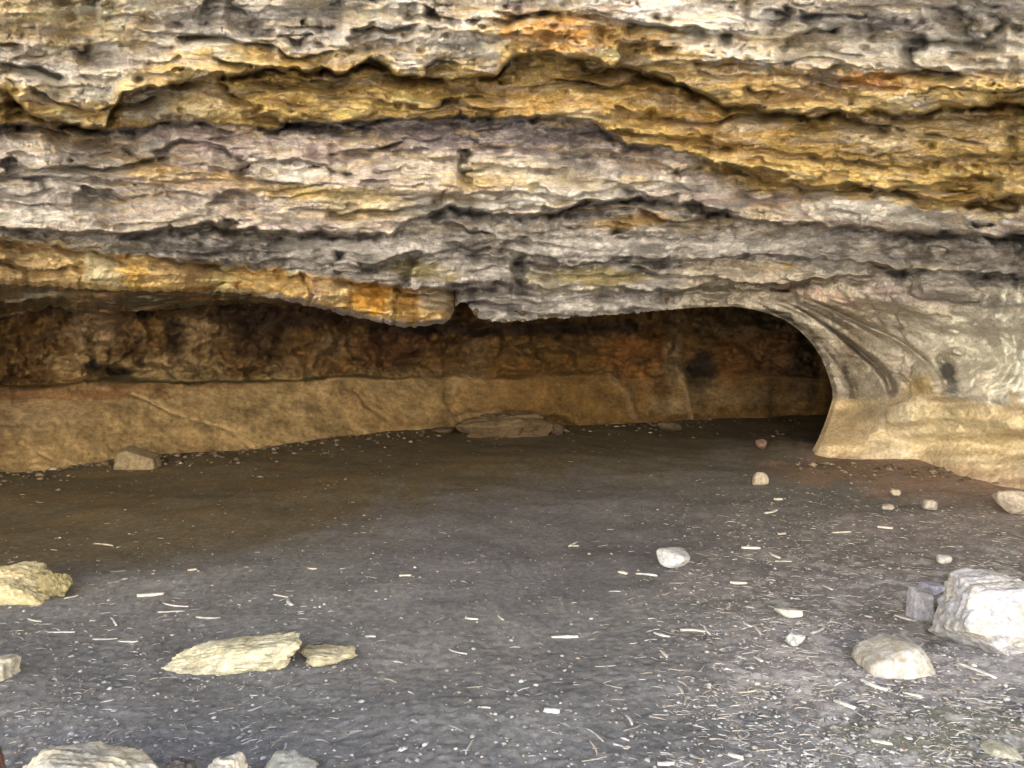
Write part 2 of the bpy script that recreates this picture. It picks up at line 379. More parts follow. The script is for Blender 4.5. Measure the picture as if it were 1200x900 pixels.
# layer K2..K3
lay = sst(-1.5, 1.5, Vw - kk2)
CC = np.zeros(P.shape); CC[:] = (.50, .44, .38)
CC = mixc(CC, sst(-.1, .5, nz) * .8, PINK); CC = mixc(CC, sst(0, .5, nz2) * .7, CREAM); CC = mixc(CC, sst(.15, .5, -nz2) * .6, GREY)
CC = mixc(CC, (1 - sst(4, 26, Vw - kk2 + nz * 14)) * sst(-.2, .3, nz3 + .15) * .75, PURPLE)
CC = blobs(CC, [(560, 158, 120, 22, 4, PURPLE, .95), (440, 160, 70, 16, 6, PURPLE, .85), (590, 150, 60, 12, 5, DGREY, .5), (390, 152, 60, 10, 0, DGREY, .7), (250, 165, 60, 16, 5, PINK, .9), (380, 178, 40, 16, 0, PINK, .9), (170, 180, 40, 16, 0, GREY, .8),
                (90, 165, 60, 12, 5, (.35, .27, .15), .7), (210, 205, 90, 12, 8, OCH, .75), (150, 192, 60, 10, 0, BROWN, .6), (370, 226, 60, 10, 3, GOLD, .9), (430, 240, 50, 22, 0, (.62, .50, .28), .9), (60, 190, 80, 24, 8, LGREY, .8), (60, 225, 160, 20, 4, GREY, .7), (20, 255, 70, 9, 0, WHITE, .9),
                (230, 215, 50, 10, 10, PINK, .5), (350, 205, 40, 10, 0, WHITE, .6), (640, 232, 150, 14, -4, WHITE, .95), (620, 205, 130, 16, 5, CREAM, .9), (560, 215, 46, 12, 0, GOLD, .5), (700, 195, 60, 10, 10, GREY, .7), (860, 205, 50, 12, 8, DGREY, .55), (850, 225, 50, 8, 5, WHITE, .8), (810, 180, 25, 14, 0, WHITE, .8),
                (880, 235, 80, 12, 0, PINK, .7), (920, 245, 110, 6, 0, GREY, .8), (1000, 228, 100, 8, 8, WHITE, .9), (1060, 250, 130, 12, 4, WHITE, .9), (1130, 244, 90, 5, 0, GREY, .6), (970, 213, 60, 7, 8, OCH, .6), (800, 250, 30, 8, 10, CREAM, .7)], U, V, nz, nz2)
CC = mixc(CC, (1 - sst(2, 22, Vw - kk2 + nz * 16)) * sst(760, 840, U) * .85, GOLD)
C = C * (1 - lay[..., None]) + CC * lay[..., None]
# below K3
lay = sst(-1.5, 1.5, Vw - kk3)
CD = np.zeros(P.shape); CD[:] = (.36, .335, .30)
CD = mixc(CD, sst(0, .45, nz2 + .4 * nz) * .85, LGREY); CD = mixc(CD, sst(.15, .6, -nz2 - .3 * nz) * .7, (.17, .16, .15))
CD = blobs(CD, [(60, 283, 120, 4, 3, (.45, .38, .24), .6), (200, 290, 110, 8, 3, DGREY, .5), (480, 292, 60, 10, 0, LGREY, .8), (390, 290, 80, 7, 4, LGREY, .7), (495, 316, 40, 11, 5, OLIVE, .9), (520, 317, 10, 6, 0, CREAM, .9), (560, 315, 30, 8, 5, LGREY, .7),
                (700, 325, 75, 11, 0, OLIVE, .95), (640, 332, 26, 10, 25, CREAM, .6), (690, 340, 60, 4, 0, CREAM, .7), (740, 258, 46, 9, -8, OCH, .85), (690, 254, 50, 8, 0, DGREY, .6), (820, 262, 50, 10, 0, (.25, .19, .1), .6), (960, 335, 60, 7, 4, OCH, .75), (870, 315, 60, 6, -3, (.32, .22, .08), .8),
                (1050, 312, 60, 5, 3, CREAM, .7), (800, 325, 60, 5, -8, WHITE, .6), (880, 288, 90, 5, -3, LGREY, .8), (1080, 295, 120, 6, 4, (.3, .26, .21), .6), (700, 290, 80, 8, 0, LGREY, .5), (750, 355, 110, 7, -2, LGREY, .7)], U, V, nz, nz2)
C = C * (1 - lay[..., None]) + CD * lay[..., None]
# thin iron and lime streaks that follow the bedding and blur the colour bands into each other
sk = fbm(U / 120, V / 8 + .6 * nz, 4, 231, .6); sk2 = fbm(U / 90, V / 10 + .6 * nz, 4, 241, .6); sk3 = fbm(U / 70, V / 13, 4, 251, .6)
up = 1 - sst(230, 300, V)
C = mixc(C, sst(.22, .5, sk) * up * .38, GOLD)
C = mixc(C, sst(.22, .5, sk2) * up * .32, CREAM)
C = mixc(C, sst(.3, .55, sk3) * up * .3, PINK)
C = mixc(C, sst(.34, .6, -sk3) * .25, (.2, .18, .17))
# ochre ledge
CE = np.zeros(P.shape); CE[:] = (.60, .40, .15)
CE = mixc(CE, sst(0, .4, nz2) * .6, (.72, .58, .30)); CE = mixc(CE, sst(.1, .5, -nz2) * .6, (.38, .23, .07))
CE = blobs(CE, [(45, 310, 60, 30, 0, (.48, .36, .19), .8), (118, 318, 24, 16, 30, (.78, .68, .42), 1), (150, 325, 26, 20, 0, (.72, .45, .13), .7), (215, 315, 44, 14, 0, (.40, .27, .13), .8), (260, 325, 16, 14, 0, (.75, .62, .33), .7),
                (385, 340, 26, 18, 0, (.56, .42, .22), .8), (437, 345, 24, 22, 0, (.56, .29, .05), .95), (475, 350, 14, 20, 0, (.36, .20, .05), .9), (508, 352, 20, 18, 0, (.38, .31, .22), .9)], U, V, nz, nz2)
CE = mixc(CE, sst(0, 4, U - (94 + 46 * he ** 1.8)) * (1 - sst(0, 16, U - (126 + 10 * he) + nz2 * 8)), (.74, .62, .38))
CE = mixc(CE, .6 * sst(0, 4, U - 357 - 8 * np.sin(he * 3)) * (1 - sst(0, 5, U - 366 - 8 * np.sin(he * 3))), (.50, .36, .27))
CE = mixc(CE, sst(.84, .93, he + nz2 * .1) * sst(240, 330, U), (.36, .31, .28))
C = mixc(C, inE, (0, 0, 0)) + CE * inE[..., None]
# fluted right wall
lay = sst(.03, .14, tfan)[None] * sst(-6, 10, V - 318 - .10 * (U - 1000) + nz * 10) * np.ones_like(V)
CF = np.zeros(P.shape); CF[:] = (.37, .33, .26)
st = perlin(fq / 15.0, hv * 1.2, 301) + .35 * perlin(fq / 4.5, hv * 2, 302) + .35 * nz2
st = st * sst(338, 366, V)
st = st * (1 - .5 * sst(110, 250, fq))
CF = mixc(CF, sst(0, .6, st) * .7, (.56, .51, .40)); CF = mixc(CF, sst(.0, .5, -st) * .85 * (1 - sst(70, 220, fq)), (.13, .105, .075))
CF = mixc(CF, .85 * np.exp(-((fq - 62) / 6) ** 2) * sst(.3, .6, tfan)[None] * sst(345, 370, V), (.09, .08, .065))
CF = blobs(CF, [(1185, 430, 80, 110, -20, (.60, .60, .52), .95), (1120, 400, 80, 60, 30, (.42, .39, .31), .7), (1010, 400, 22, 60, -25, (.22, .17, .11), .55), (1060, 345, 60, 12, 10, (.36, .30, .28), .6), (960, 345, 60, 8, 12, (.48, .37, .29), .7),
                (1112, 442, 8, 20, -22, (.07, .065, .06), .85), (1085, 466, 26, 9, 5, (.09, .085, .08), .9), (1075, 455, 20, 16, 0, (.50, .38, .18), .8), (1150, 450, 12, 14, -40, CREAM, .6), (1100, 335, 90, 14, 18, (.22, .2, .18), .75), (1040, 440, 24, 60, -12, (.42, .38, .31), .6)], U, V, nz, nz2)
b2 = sst(459, 469, V + nz2 * 5 + nz * 4 - sst(1060, 1150, U) * 4 + 10 * sst(1050, 1150, U) * nz)
CG = np.zeros(P.shape); CG[:] = (.47, .405, .285)
CG = mixc(CG, sst(0, .5, nz2) * .5, (.62, .52, .31)); CG = mixc(CG, sst(0, .5, nz) * .4, (.44, .34, .19))
CG = blobs(CG, [(985, 500, 34, 40, 0, (.52, .40, .22), .7), (1057, 505, 12, 60, 2, (.60, .53, .38), .6), (1140, 500, 70, 30, 0, (.60, .50, .28), .5), (1000, 548, 80, 12, 6, (.34, .23, .17), .7), (1150, 560, 90, 14, 6, (.40, .29, .19), .7)], U, V, nz, nz2)
CF = CF * (1 - b2[..., None]) + CG * b2[..., None]
C = C * (1 - lay[..., None]) + CF * lay[..., None]
# pale dust veins on the ochre base
C = mixc(C, .8 * np.exp(-((U - 1062 + (V - 530) * 1.1 + 4 * nz2) / 3) ** 2) * sst(528, 534, V) * (1 - sst(556, 560, V)) * bs, (.66, .6, .45))

# ---- assemble
Vn = P.reshape(-1, 3); Cn = C.reshape(-1, 3) * 1.12; Cn = np.maximum(Cn * np.minimum(1, .78 / Cn.max(1))[:, None], .02)
FQ = grid_faces(NR, NC)
fc = lambda A: A[:-1, :-1].reshape(-1)
uf, vf, tf = fc(U), fc(Vw), fc(np.repeat(tfan[None], NR, 0))
k1f, k2f, k3f, k4f = fc(kk1), fc(kk2), fc(kk3), fc(kk4)
wallm = (tf > .08) & (fc(V) > 318 + .10 * (uf - 1000))
ochm = (~wallm) & (vf > k4f) & (uf < 533)
ceiling = empty("cave_ceiling"); tag(ceiling, "layered rock ceiling of the cave, pale, ochre and grey beds stepping down to a low lip", None, None, "structure")
rest = ~wallm & ~ochm
submesh("rock_layer", Vn, FQ, rest & (vf < k1f), M_CEIL, Cn, ceiling, "pale pitted uppermost bed with a golden lower edge")
submesh("rock_layer", Vn, FQ, rest & (vf >= k1f) & (vf < k2f), M_CEIL, Cn, ceiling, "brownish ochre bed recessed under the pale top bed")
submesh("rock_layer", Vn, FQ, rest & (vf >= k2f) & (vf < k3f), M_CEIL, Cn, ceiling, "cream and pinkish grey bed with dark purple stains along its top")
submesh("rock_layer", Vn, FQ, rest & (vf >= k3f), M_CEIL, Cn, ceiling, "folded grey bed forming the low lip of the ceiling")
for i in range(len(CR) - 1):
    lo, hi = (CR[i], CR[i + 1]) if i else (-5000, CR[1])
    m = ochm & (uf >= lo) & (uf < hi)
    if m.any():
        lab = {4: "cream and gold end block of the ochre ledge", 7: "smooth orange block of the ochre ledge", 9: "grey brown last block of the ochre ledge"}.get(i)
        submesh("ledge_block", Vn, FQ, m, M_CEIL, Cn, ceiling, lab)
rwall = empty("right_wall"); tag(rwall, "right wall of the cave curving down from the ceiling as a fluted arch", None, None, "structure")
vraw = fc(V)
submesh("fluted_arch", Vn, FQ, wallm & (vraw < 463), M_FLUTE, Cn, rwall, "grey beige rock fluted in long curved grooves")
submesh("wall_base", Vn, FQ, wallm & (vraw >= 463), M_FLUTE, Cn, rwall, "ochre yellow lower band below a straight old water line")

# underside behind the lip, running back into the dark
nI = 26
sI = np.linspace(0, 1, nI)[:, None]
dropv = itp([(-1400, 60), (-300, 56), (0, 54), (60, 34), (130, 26), (200, 19), (260, 14), (330, 6), (400, -6), (460, -40), (2000, -40)], Es[:, 0])
left_w = 1 - sst(200, 460, Es[:, 0])
Tu = Es[:, 0] + DIR[:, 0] * 300 * (tfan > 0); Tv = Es[:, 1] + dropv
Tv = np.where(tfan > 0, Es[:, 1] + DIR[:, 1] * 60, Tv)
DT = np.where(Es[:, 0] < 0, 11.5 - (0 - Es[:, 0]) / 260, 0) + np.where(Es[:, 0] >= 0, 11.9 + 5 * (1 - left_w), 0)
DT = np.maximum(DT, 5.2)
kk = np.hanning(81); kk /= kk.sum()
Dsm = np.convolve(np.pad(Dn[0], 40, mode='edge'), kk, 'valid'); Vsm = np.convolve(np.pad(Es[:, 1], 40, mode='edge'), kk, 'valid')
eI = sI ** .8; near = np.exp(-sI * 14)
VI = Vsm[None] + (Es[:, 1] - Vsm)[None] * near + (Tv - Vsm)[None] * np.where(dropv[None] > 0, eI, eI ** .5)
UI = Es[None, :, 0] + (Tu - Es[:, 0])[None] * eI
DI = Dsm[None] + (Dn[0] - Dsm)[None] * near + (DT - Dsm)[None] * sI
DI[1:] += (.22 * fbm(UI / 70, DI * 2.2, 4, 401) * np.minimum(1, sI * 6))[1:]
VI[1:] += (5 * fbm(UI / 110, DI * 2.4, 4, 411) * np.minimum(1, sI * 5) * np.clip(np.abs(dropv)[None] / 25, .2, 1))[1:]
PI_ = world(UI, VI, DI)
PI_[0] = P[0]
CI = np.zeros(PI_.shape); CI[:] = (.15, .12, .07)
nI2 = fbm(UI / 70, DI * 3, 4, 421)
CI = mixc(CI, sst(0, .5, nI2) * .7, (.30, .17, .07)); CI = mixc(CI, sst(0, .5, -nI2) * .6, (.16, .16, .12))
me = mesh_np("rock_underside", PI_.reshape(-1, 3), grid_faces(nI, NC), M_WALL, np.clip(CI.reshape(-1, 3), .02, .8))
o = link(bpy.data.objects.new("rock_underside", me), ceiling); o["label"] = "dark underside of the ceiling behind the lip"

# roof continuing over and behind the camera to the cave mouth (outside the picture)
top = P[-1][::6]; nT = 14
ext = []
for i in range(nT):
    s = i / (nT - 1)
    X = top[:, 0] * (1 + .9 * s); Y = top[:, 1] * (1 - s) + (-.9) * s; Z = top[:, 2] * (1 - s) + 4.3 * s
    if i: X = X + .1 * perlin(X, Y, 3); Z = Z + .14 * fbm(X * .8, Y * .8, 3, 9)
    ext.append(np.stack([X, Y, Z], -1))
ext = np.array(ext)
tC = np.zeros(ext.shape); tC[:] = (.5, .43, .33)
me = mesh_np("rock_layer", ext.reshape(-1, 3), grid_faces(nT, len(top)), M_CEIL, tC.reshape(-1, 3))
o = link(bpy.data.objects.new("rock_layer", me), ceiling); o["label"] = "pale bed running overhead to the cave mouth"

# ------------------------------------------------------------------ BACK WALL
foot = [(-1400, 820), (-1000, 700), (-700, 645), (-300, 592), (-60, 560), (0, 552), (70, 548), (130, 541), (190, 535), (250, 530), (300, 526), (380, 516), (450, 508), (520, 501), (560, 500), (600, 502), (650, 500), (690, 497),
        (740, 495), (790, 493), (850, 490), (960, 487), (1100, 484), (1500, 482)]
shelf = [(-1400, 480), (-300, 458), (0, 452), (150, 449), (280, 448), (400, 445), (520, 442), (640, 440), (900, 440), (1500, 440)]
uB = np.r_[np.arange(-1400, -30, 15), np.arange(-30, 985, 1.5), np.arange(990, 1500, 20)]
rB = np.r_[np.linspace(0, .5, 75), np.linspace(.5, 1, 110)[1:]]
UB, RB = np.meshgrid(uB, rB)
ft0 = itp(foot, UB); ft = ft0; sh = itp(shelf, UB) + 4 * fbm(UB / 90, UB * 0 + 3, 4, 505)
low = RB <= .5
VB = np.where(low, ft + 14 + (sh - ft - 14) * (RB / .5), sh + (250 - sh) * ((RB - .5) / .5) ** 1.15)
Df = 1440 / (np.convolve(np.pad(itp(foot, uB), 30, mode='edge'), np.hanning(61) / np.hanning(61).sum(), 'valid')[None] * np.ones_like(UB) - 400)
Df = np.minimum(Df, 17)
slope = itp([(-1400, .8), (0, 1.35), (300, 1.2), (450, .8), (600, .35), (800, .15), (1500, .1)], UB)
hq = np.clip(RB / .5, 0, 1)
DB = Df + slope * hq ** 1.1 - .25 + np.clip((RB - .5) / .5, 0, 1) * .9
rb = np.zeros_like(DB)
# recess above the shelf
rb += .32 * sst(.5, .515, RB) * np.exp(-(np.maximum(RB - .5, 0)) / .12) * (1 - sst(380, 540, UB)) 
upw = sst(.48, .53, RB)
rb += -(.07 + .23 * upw) * fbm(UB / 60, VB / 40, 5, 511, .55) - .10 * upw * fbm(UB / 22, VB / 16, 3, 521)
f1_, id_ = worley(UB / 46 + .35 * perlin(UB / 30, VB / 30, 8), VB / 30, 525)
rb += upw * .20 * (id_ - .5) + upw * .16 * sst(.35, .62, f1_)
rb += -.03 * fbm(UB / 8, VB / 7, 3, 531) * (.22 + upw)
# traced cracks and hollows
def crackB(pts, dep, wd=2.0):
    global rb, ck
    p = np.array(pts, float)
    best = np.full(UB.shape, 1e9)
    for a, b in zip(p[:-1], p[1:]):
        ab = b - a; t = np.clip(((UB - a[0]) * ab[0] + (VB - a[1]) * ab[1]) / (ab @ ab), 0, 1)
        best = np.minimum(best, np.hypot(UB - a[0] - ab[0] * t, VB - a[1] - ab[1] * t))
    g = np.exp(-((best + 3 * perlin(UB / 12, VB / 9, 3)) / wd) ** 2)
    rb += dep * g
    return g
crackB([(515, 370), (520, 420), (523, 470), (535, 490), (548, 500)], .10, 2.2)
crackB([(415, 455), (430, 475), (452, 492)], .12, 2)
g1 = crackB([(155, 462), (185, 474), (200, 484), (235, 494), (272, 505), (285, 518), (300, 527)], .06, 1.5)
g2 = crackB([(22, 519), (42, 530), (60, 538)], .06, 1.5)
g3 = crackB([(795, 430), (805, 455), (812, 490)], -.08, 3)
g4 = crackB([(715, 440), (735, 460), (745, 490)], -.08, 4)
g5 = crackB([(535, 492), (545, 484), (580, 484), (620, 488), (632, 500)], -.12, 4)
g6 = crackB([(530, 455), (545, 440), (565, 438)], -.10, 5)
g7 = crackB([(590, 412), (640, 408), (700, 410)], .10, 4)
for (a, b, ra, rb_, dd) in [(100, 428, 12, 8, .25), (135, 436, 22, 6, .3), (650, 494, 18, 6, .3), (665, 500, 10, 5, .3), (770, 390, 30, 8, .25), (825, 440, 18, 25, .2), (530, 350, 20, 20, .2), (595, 496, 45, 9, -.3), (500, 500, 30, 5, -.12), (480, 425, 30, 20, .15), (920, 470, 20, 30, .3), (205, 395, 10, 20, .2), (165, 420, 12, 10, .15), (310, 420, 40, 25, .15)]:
    rb += dd * np.exp(-(((UB - a) / ra) ** 2 + ((VB - b) / rb_) ** 2) ** 1.3)
DBn = DB + rb
PB = world(UB, VB, DBn)
nB = fbm(UB / 40, VB / 30, 5, 541, .6); nB2 = fbm(UB / 12, VB / 9, 4, 551, .6)
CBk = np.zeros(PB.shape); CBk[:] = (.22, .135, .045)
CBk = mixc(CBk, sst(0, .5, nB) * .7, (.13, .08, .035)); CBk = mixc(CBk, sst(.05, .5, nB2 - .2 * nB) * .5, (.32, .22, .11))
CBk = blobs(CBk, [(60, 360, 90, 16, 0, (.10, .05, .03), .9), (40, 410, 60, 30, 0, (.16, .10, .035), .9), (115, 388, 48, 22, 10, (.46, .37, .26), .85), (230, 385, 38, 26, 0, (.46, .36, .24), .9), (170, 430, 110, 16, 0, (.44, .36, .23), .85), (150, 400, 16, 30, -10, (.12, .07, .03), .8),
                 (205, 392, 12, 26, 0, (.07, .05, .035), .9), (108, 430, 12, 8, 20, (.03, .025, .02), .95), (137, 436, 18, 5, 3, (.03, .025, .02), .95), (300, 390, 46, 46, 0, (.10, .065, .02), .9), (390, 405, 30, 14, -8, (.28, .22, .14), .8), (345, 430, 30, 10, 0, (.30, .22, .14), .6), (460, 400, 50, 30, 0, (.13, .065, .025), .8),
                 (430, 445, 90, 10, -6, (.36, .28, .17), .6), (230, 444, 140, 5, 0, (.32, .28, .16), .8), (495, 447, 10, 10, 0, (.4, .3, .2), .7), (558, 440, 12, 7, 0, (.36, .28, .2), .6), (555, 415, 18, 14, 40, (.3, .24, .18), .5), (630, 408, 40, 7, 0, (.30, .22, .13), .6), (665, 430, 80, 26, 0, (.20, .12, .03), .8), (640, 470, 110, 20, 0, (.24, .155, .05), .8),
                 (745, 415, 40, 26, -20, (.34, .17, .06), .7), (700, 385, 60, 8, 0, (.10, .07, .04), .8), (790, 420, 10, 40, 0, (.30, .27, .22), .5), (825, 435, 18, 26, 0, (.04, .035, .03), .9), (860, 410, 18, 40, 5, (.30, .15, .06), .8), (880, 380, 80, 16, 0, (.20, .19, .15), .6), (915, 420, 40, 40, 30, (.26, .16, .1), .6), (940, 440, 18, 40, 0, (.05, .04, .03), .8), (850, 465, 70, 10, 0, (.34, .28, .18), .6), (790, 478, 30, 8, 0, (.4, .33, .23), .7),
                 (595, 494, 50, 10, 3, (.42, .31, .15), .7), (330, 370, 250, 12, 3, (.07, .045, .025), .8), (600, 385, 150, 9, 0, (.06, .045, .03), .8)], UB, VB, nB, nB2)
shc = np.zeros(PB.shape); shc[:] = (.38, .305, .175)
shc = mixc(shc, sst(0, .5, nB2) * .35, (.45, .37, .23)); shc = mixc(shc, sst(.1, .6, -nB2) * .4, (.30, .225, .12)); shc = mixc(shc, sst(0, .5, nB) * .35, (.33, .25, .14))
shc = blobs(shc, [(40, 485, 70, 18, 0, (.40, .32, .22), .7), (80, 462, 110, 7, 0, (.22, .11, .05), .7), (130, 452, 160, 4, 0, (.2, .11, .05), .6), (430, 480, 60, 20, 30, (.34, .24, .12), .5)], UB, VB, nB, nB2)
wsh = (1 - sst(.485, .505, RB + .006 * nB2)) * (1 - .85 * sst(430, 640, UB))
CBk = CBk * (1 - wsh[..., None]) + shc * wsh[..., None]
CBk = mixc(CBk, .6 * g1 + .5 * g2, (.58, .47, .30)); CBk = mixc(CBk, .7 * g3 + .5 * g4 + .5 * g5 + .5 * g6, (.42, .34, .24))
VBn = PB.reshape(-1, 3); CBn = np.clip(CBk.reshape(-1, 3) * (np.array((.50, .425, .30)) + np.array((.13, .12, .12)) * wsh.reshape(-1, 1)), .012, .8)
FB = grid_faces(*UB.shape)
bw = empty("back_wall"); tag(bw, "low brown back wall of the cave under the ceiling lip, above a smooth sloping shelf", None, None, "structure")
lowf = UB[:-1, :-1].reshape(-1); rf = RB[:-1, :-1].reshape(-1)
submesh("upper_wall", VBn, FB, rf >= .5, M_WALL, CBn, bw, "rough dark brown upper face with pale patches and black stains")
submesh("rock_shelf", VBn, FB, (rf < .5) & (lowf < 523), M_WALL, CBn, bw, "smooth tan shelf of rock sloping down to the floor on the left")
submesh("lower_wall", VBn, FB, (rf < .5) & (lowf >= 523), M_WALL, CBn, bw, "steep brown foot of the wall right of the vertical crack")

# ------------------------------------------------------------------ FLOOR
def floor_z(x, y):
    x = np.asarray(x, float); y = np.asarray(y, float)
    z = .035 * fbm(x / 1.6, y / 1.6, 3, 601) + .003 * fbm(x / .28, y / .28, 3, 611)
    z = z + .13 * np.exp(-(((x - 5.4) / 1.5) ** 2 + ((y - 9.6) / 1.5) ** 2)) * 1.0
    z = z + .06 * np.exp(-(((x - 4.2) / 1.0) ** 2 + ((y - 11.2) / .8) ** 2))
    z = z * sst(.4, 1.6, y) + .02
    return z
uF = np.r_[np.linspace(-2200, -60, 60), np.arange(-55, 1260, 1.7), np.linspace(1265, 2600, 50)]
vF = np.r_[np.arange(468, 560, .9), np.arange(560, 920, 1.4), np.linspace(925, 1300, 60), np.geomspace(1330, 4200, 30)]
UF, VF = np.meshgrid(uF, vF)
DF = 1440 / (VF - 400)
XF = (UF - 600) / F * DF
ZF = floor_z(XF, DF)
ZF += .004 * fbm(XF / .05, DF / .05, 2, 621) * (DF < 6) * sst(6, 4, DF) + .002 * fbm(XF / .16, DF / .22, 2, 622)
nF = fbm(XF / .9, DF / .9, 5, 631, .6); nF2 = fbm(XF / .14, DF / .14, 4, 641, .6)
CFl = np.zeros(XF.shape + (3,)); CFl[:] = (.152, .149, .138)
CFl = mixc(CFl, sst(0, .5, nF) * .4, (.175, .162, .145)); CFl = mixc(CFl, sst(0, .5, nF2) * .35, (.20, .19, .175))
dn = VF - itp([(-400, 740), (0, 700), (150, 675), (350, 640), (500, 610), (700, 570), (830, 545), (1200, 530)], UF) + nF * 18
CFl = mixc(CFl, (1 - sst(-35, 25, dn)) * .95, (.110, .087, .046))  # brown dirt, with warm bounced light painted into the floor colour
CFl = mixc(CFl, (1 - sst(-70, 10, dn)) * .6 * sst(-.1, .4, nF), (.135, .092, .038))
nFu = fbm(UF / 60, VF / 25, 4, 651); nFv = fbm(UF / 12, VF / 6, 4, 661)
CFl = blobs(CFl, [(640, 640, 200, 70, -4, (.140, .134, .136), .8), (1060, 560, 150, 26, 8, (.29, .20, .15), .8), (1180, 590, 80, 26, 8, (.30, .22, .17), .7), (960, 555, 60, 14, 0, (.22, .16, .11), .7), (1120, 630, 130, 40, 0, (.23, .20, .19), .7), (980, 750, 130, 40, 0, (.26, .24, .23), .55), (1120, 790, 110, 30, 0, (.30, .28, .28), .55), (900, 690, 110, 25, 0, (.20, .18, .17), .5),
                  (1130, 870, 140, 26, 0, (.16, .16, .10), .6), (960, 800, 110, 30, 0, (.24, .22, .21), .4), (1010, 690, 80, 26, 0, (.22, .20, .2), .5)], UF, VF, nFu, nFv)
CFl = mixc(CFl, sst(700, 1000, UF) * sst(560, 700, VF) * sst(.12, .4, nF2 + .3 * nF) * .6, (.42, .40, .37))
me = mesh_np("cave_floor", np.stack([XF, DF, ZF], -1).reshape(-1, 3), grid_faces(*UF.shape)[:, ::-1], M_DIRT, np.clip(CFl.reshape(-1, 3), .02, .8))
fl = link(bpy.data.objects.new("cave_floor", me)); tag(fl, "grey dusty dirt floor of the cave, browner towards the back left where warm bounced light is painted in", None, None, "structure")

# ------------------------------------------------------------------ outside: ground to the horizon and the hill over the cave
M_GROUND = rock_mat("dry_ground", (1, 1, 1), .5, .8, 1.2, .3, fine=8)
G = np.array([(-1500, -1500, -.03), (1500, -1500, -.03), (1500, 1500, -.03), (-1500, 1500, -.03)], float)
me = mesh_np("ground", G, [[0, 1, 2, 3]], M_GROUND, np.tile((.44, .39, .32), (4, 1)))
tag(link(bpy.data.objects.new("ground", me)), "dry tan ground outside the cave mouth", None, None, "structure")
def hill():
    bxs = []
    def quad_grid(a, b, c, d, n, amp, seed):
        s, t = np.meshgrid(np.linspace(0, 1, n), np.linspace(0, 1, n))
        a, b, c, d = map(lambda q: np.array(q, float), (a, b, c, d))
        p = (a * (1 - s[..., None]) + b * s[..., None]) * (1 - t[..., None]) + (d * (1 - s[..., None]) + c * s[..., None]) * t[..., None]
        edge_f = np.sin(np.pi * s) ** .5 * np.sin(np.pi * t) ** .5
        p[..., 1] += amp * fbm(s * 9, t * 9, 4, seed) * edge_f
        return p.reshape(-1, 3), grid_faces(n, n)
    Vh, Fh, off = [], [], 0
    for q in [((-26, -1.0, 4.35), (28, -1.0, 4.35), (28, .5, 5.2), (-26, .5, 5.2), 40, .5, 1),      # cliff above the mouth
              ((-26, -1.0, -.5), (-9.4, -1.0, -.5), (-9.4, -1.0, 4.4), (-26, -1.0, 4.4), 20, .3, 2),
              ((7.6, -1.0, -.5), (28, -1.0, -.5), (28, -1.0, 4.4), (7.6, -1.0, 4.4), 20, .3, 3),
              ((-26, .5, 5.2), (28, .5, 5.2), (28, 26, 6), (-26, 26, 6), 12, 0, 4),
              ((-26, 26, -.5), (28, 26, -.5), (28, 26, 6), (-26, 26, 6), 6, 0, 5),
              ((-26, -1, -.5), (-26, 26, -.5), (-26, 26, 6), (-26, -1, 6), 6, 0, 6),
              ((28, -1, -.5), (28, 26, -.5), (28, 26, 6), (28, -1, 6), 6, 0, 7),
              ((-10.4, -1, -.5), (-9.9, 4, -.5), (-9.9, 4, 5), (-10.4, -1, 5), 16, .2, 8),
              ((7.6, -1, -.5), (6.0, 6.0, -.5), (6.0, 6.0, 5), (7.6, -1, 5), 16, .2, 9)]:
        v, f = quad_grid(*q); Vh.append(v); Fh.append(f + off); off += len(v)
    Vh = np.concatenate(Vh); Fh = np.concatenate(Fh)
    me = mesh_np("hillside", Vh, Fh, M_WALL, np.tile((.45, .38, .28), (len(Vh), 1)))
    tag(link(bpy.data.objects.new("hillside", me)), "rocky hillside over the cave mouth", None, None, "structure")
hill()
def slope():  # unseen slope added opposite the mouth to throw sunlight level into the cave
    s, t = np.meshgrid(np.linspace(0, 1, 90), np.linspace(0, 1, 40))
    x = -75 + 130 * s; y = -9 - 22 * t - 5 * np.sin(3 * s) ; z = -.4 + 19 * t ** .9
    n = fbm(x / 9, t * 4, 5, 801)
    y = y + 2.2 * n * np.minimum(1, t * 5); z = z + .7 * fbm(x / 4, t * 8, 4, 811) * t
    me = mesh_np("bounce_slope", np.stack([x, y, z], -1).reshape(-1, 3), grid_faces(40, 90), M_GROUND, np.tile((.56, .50, .41), (3600, 1)))
    tag(link(bpy.data.objects.new("bounce_slope", me)), "sunlit bare slope added across from the cave mouth to bounce light in", None, None, "structure")
slope()

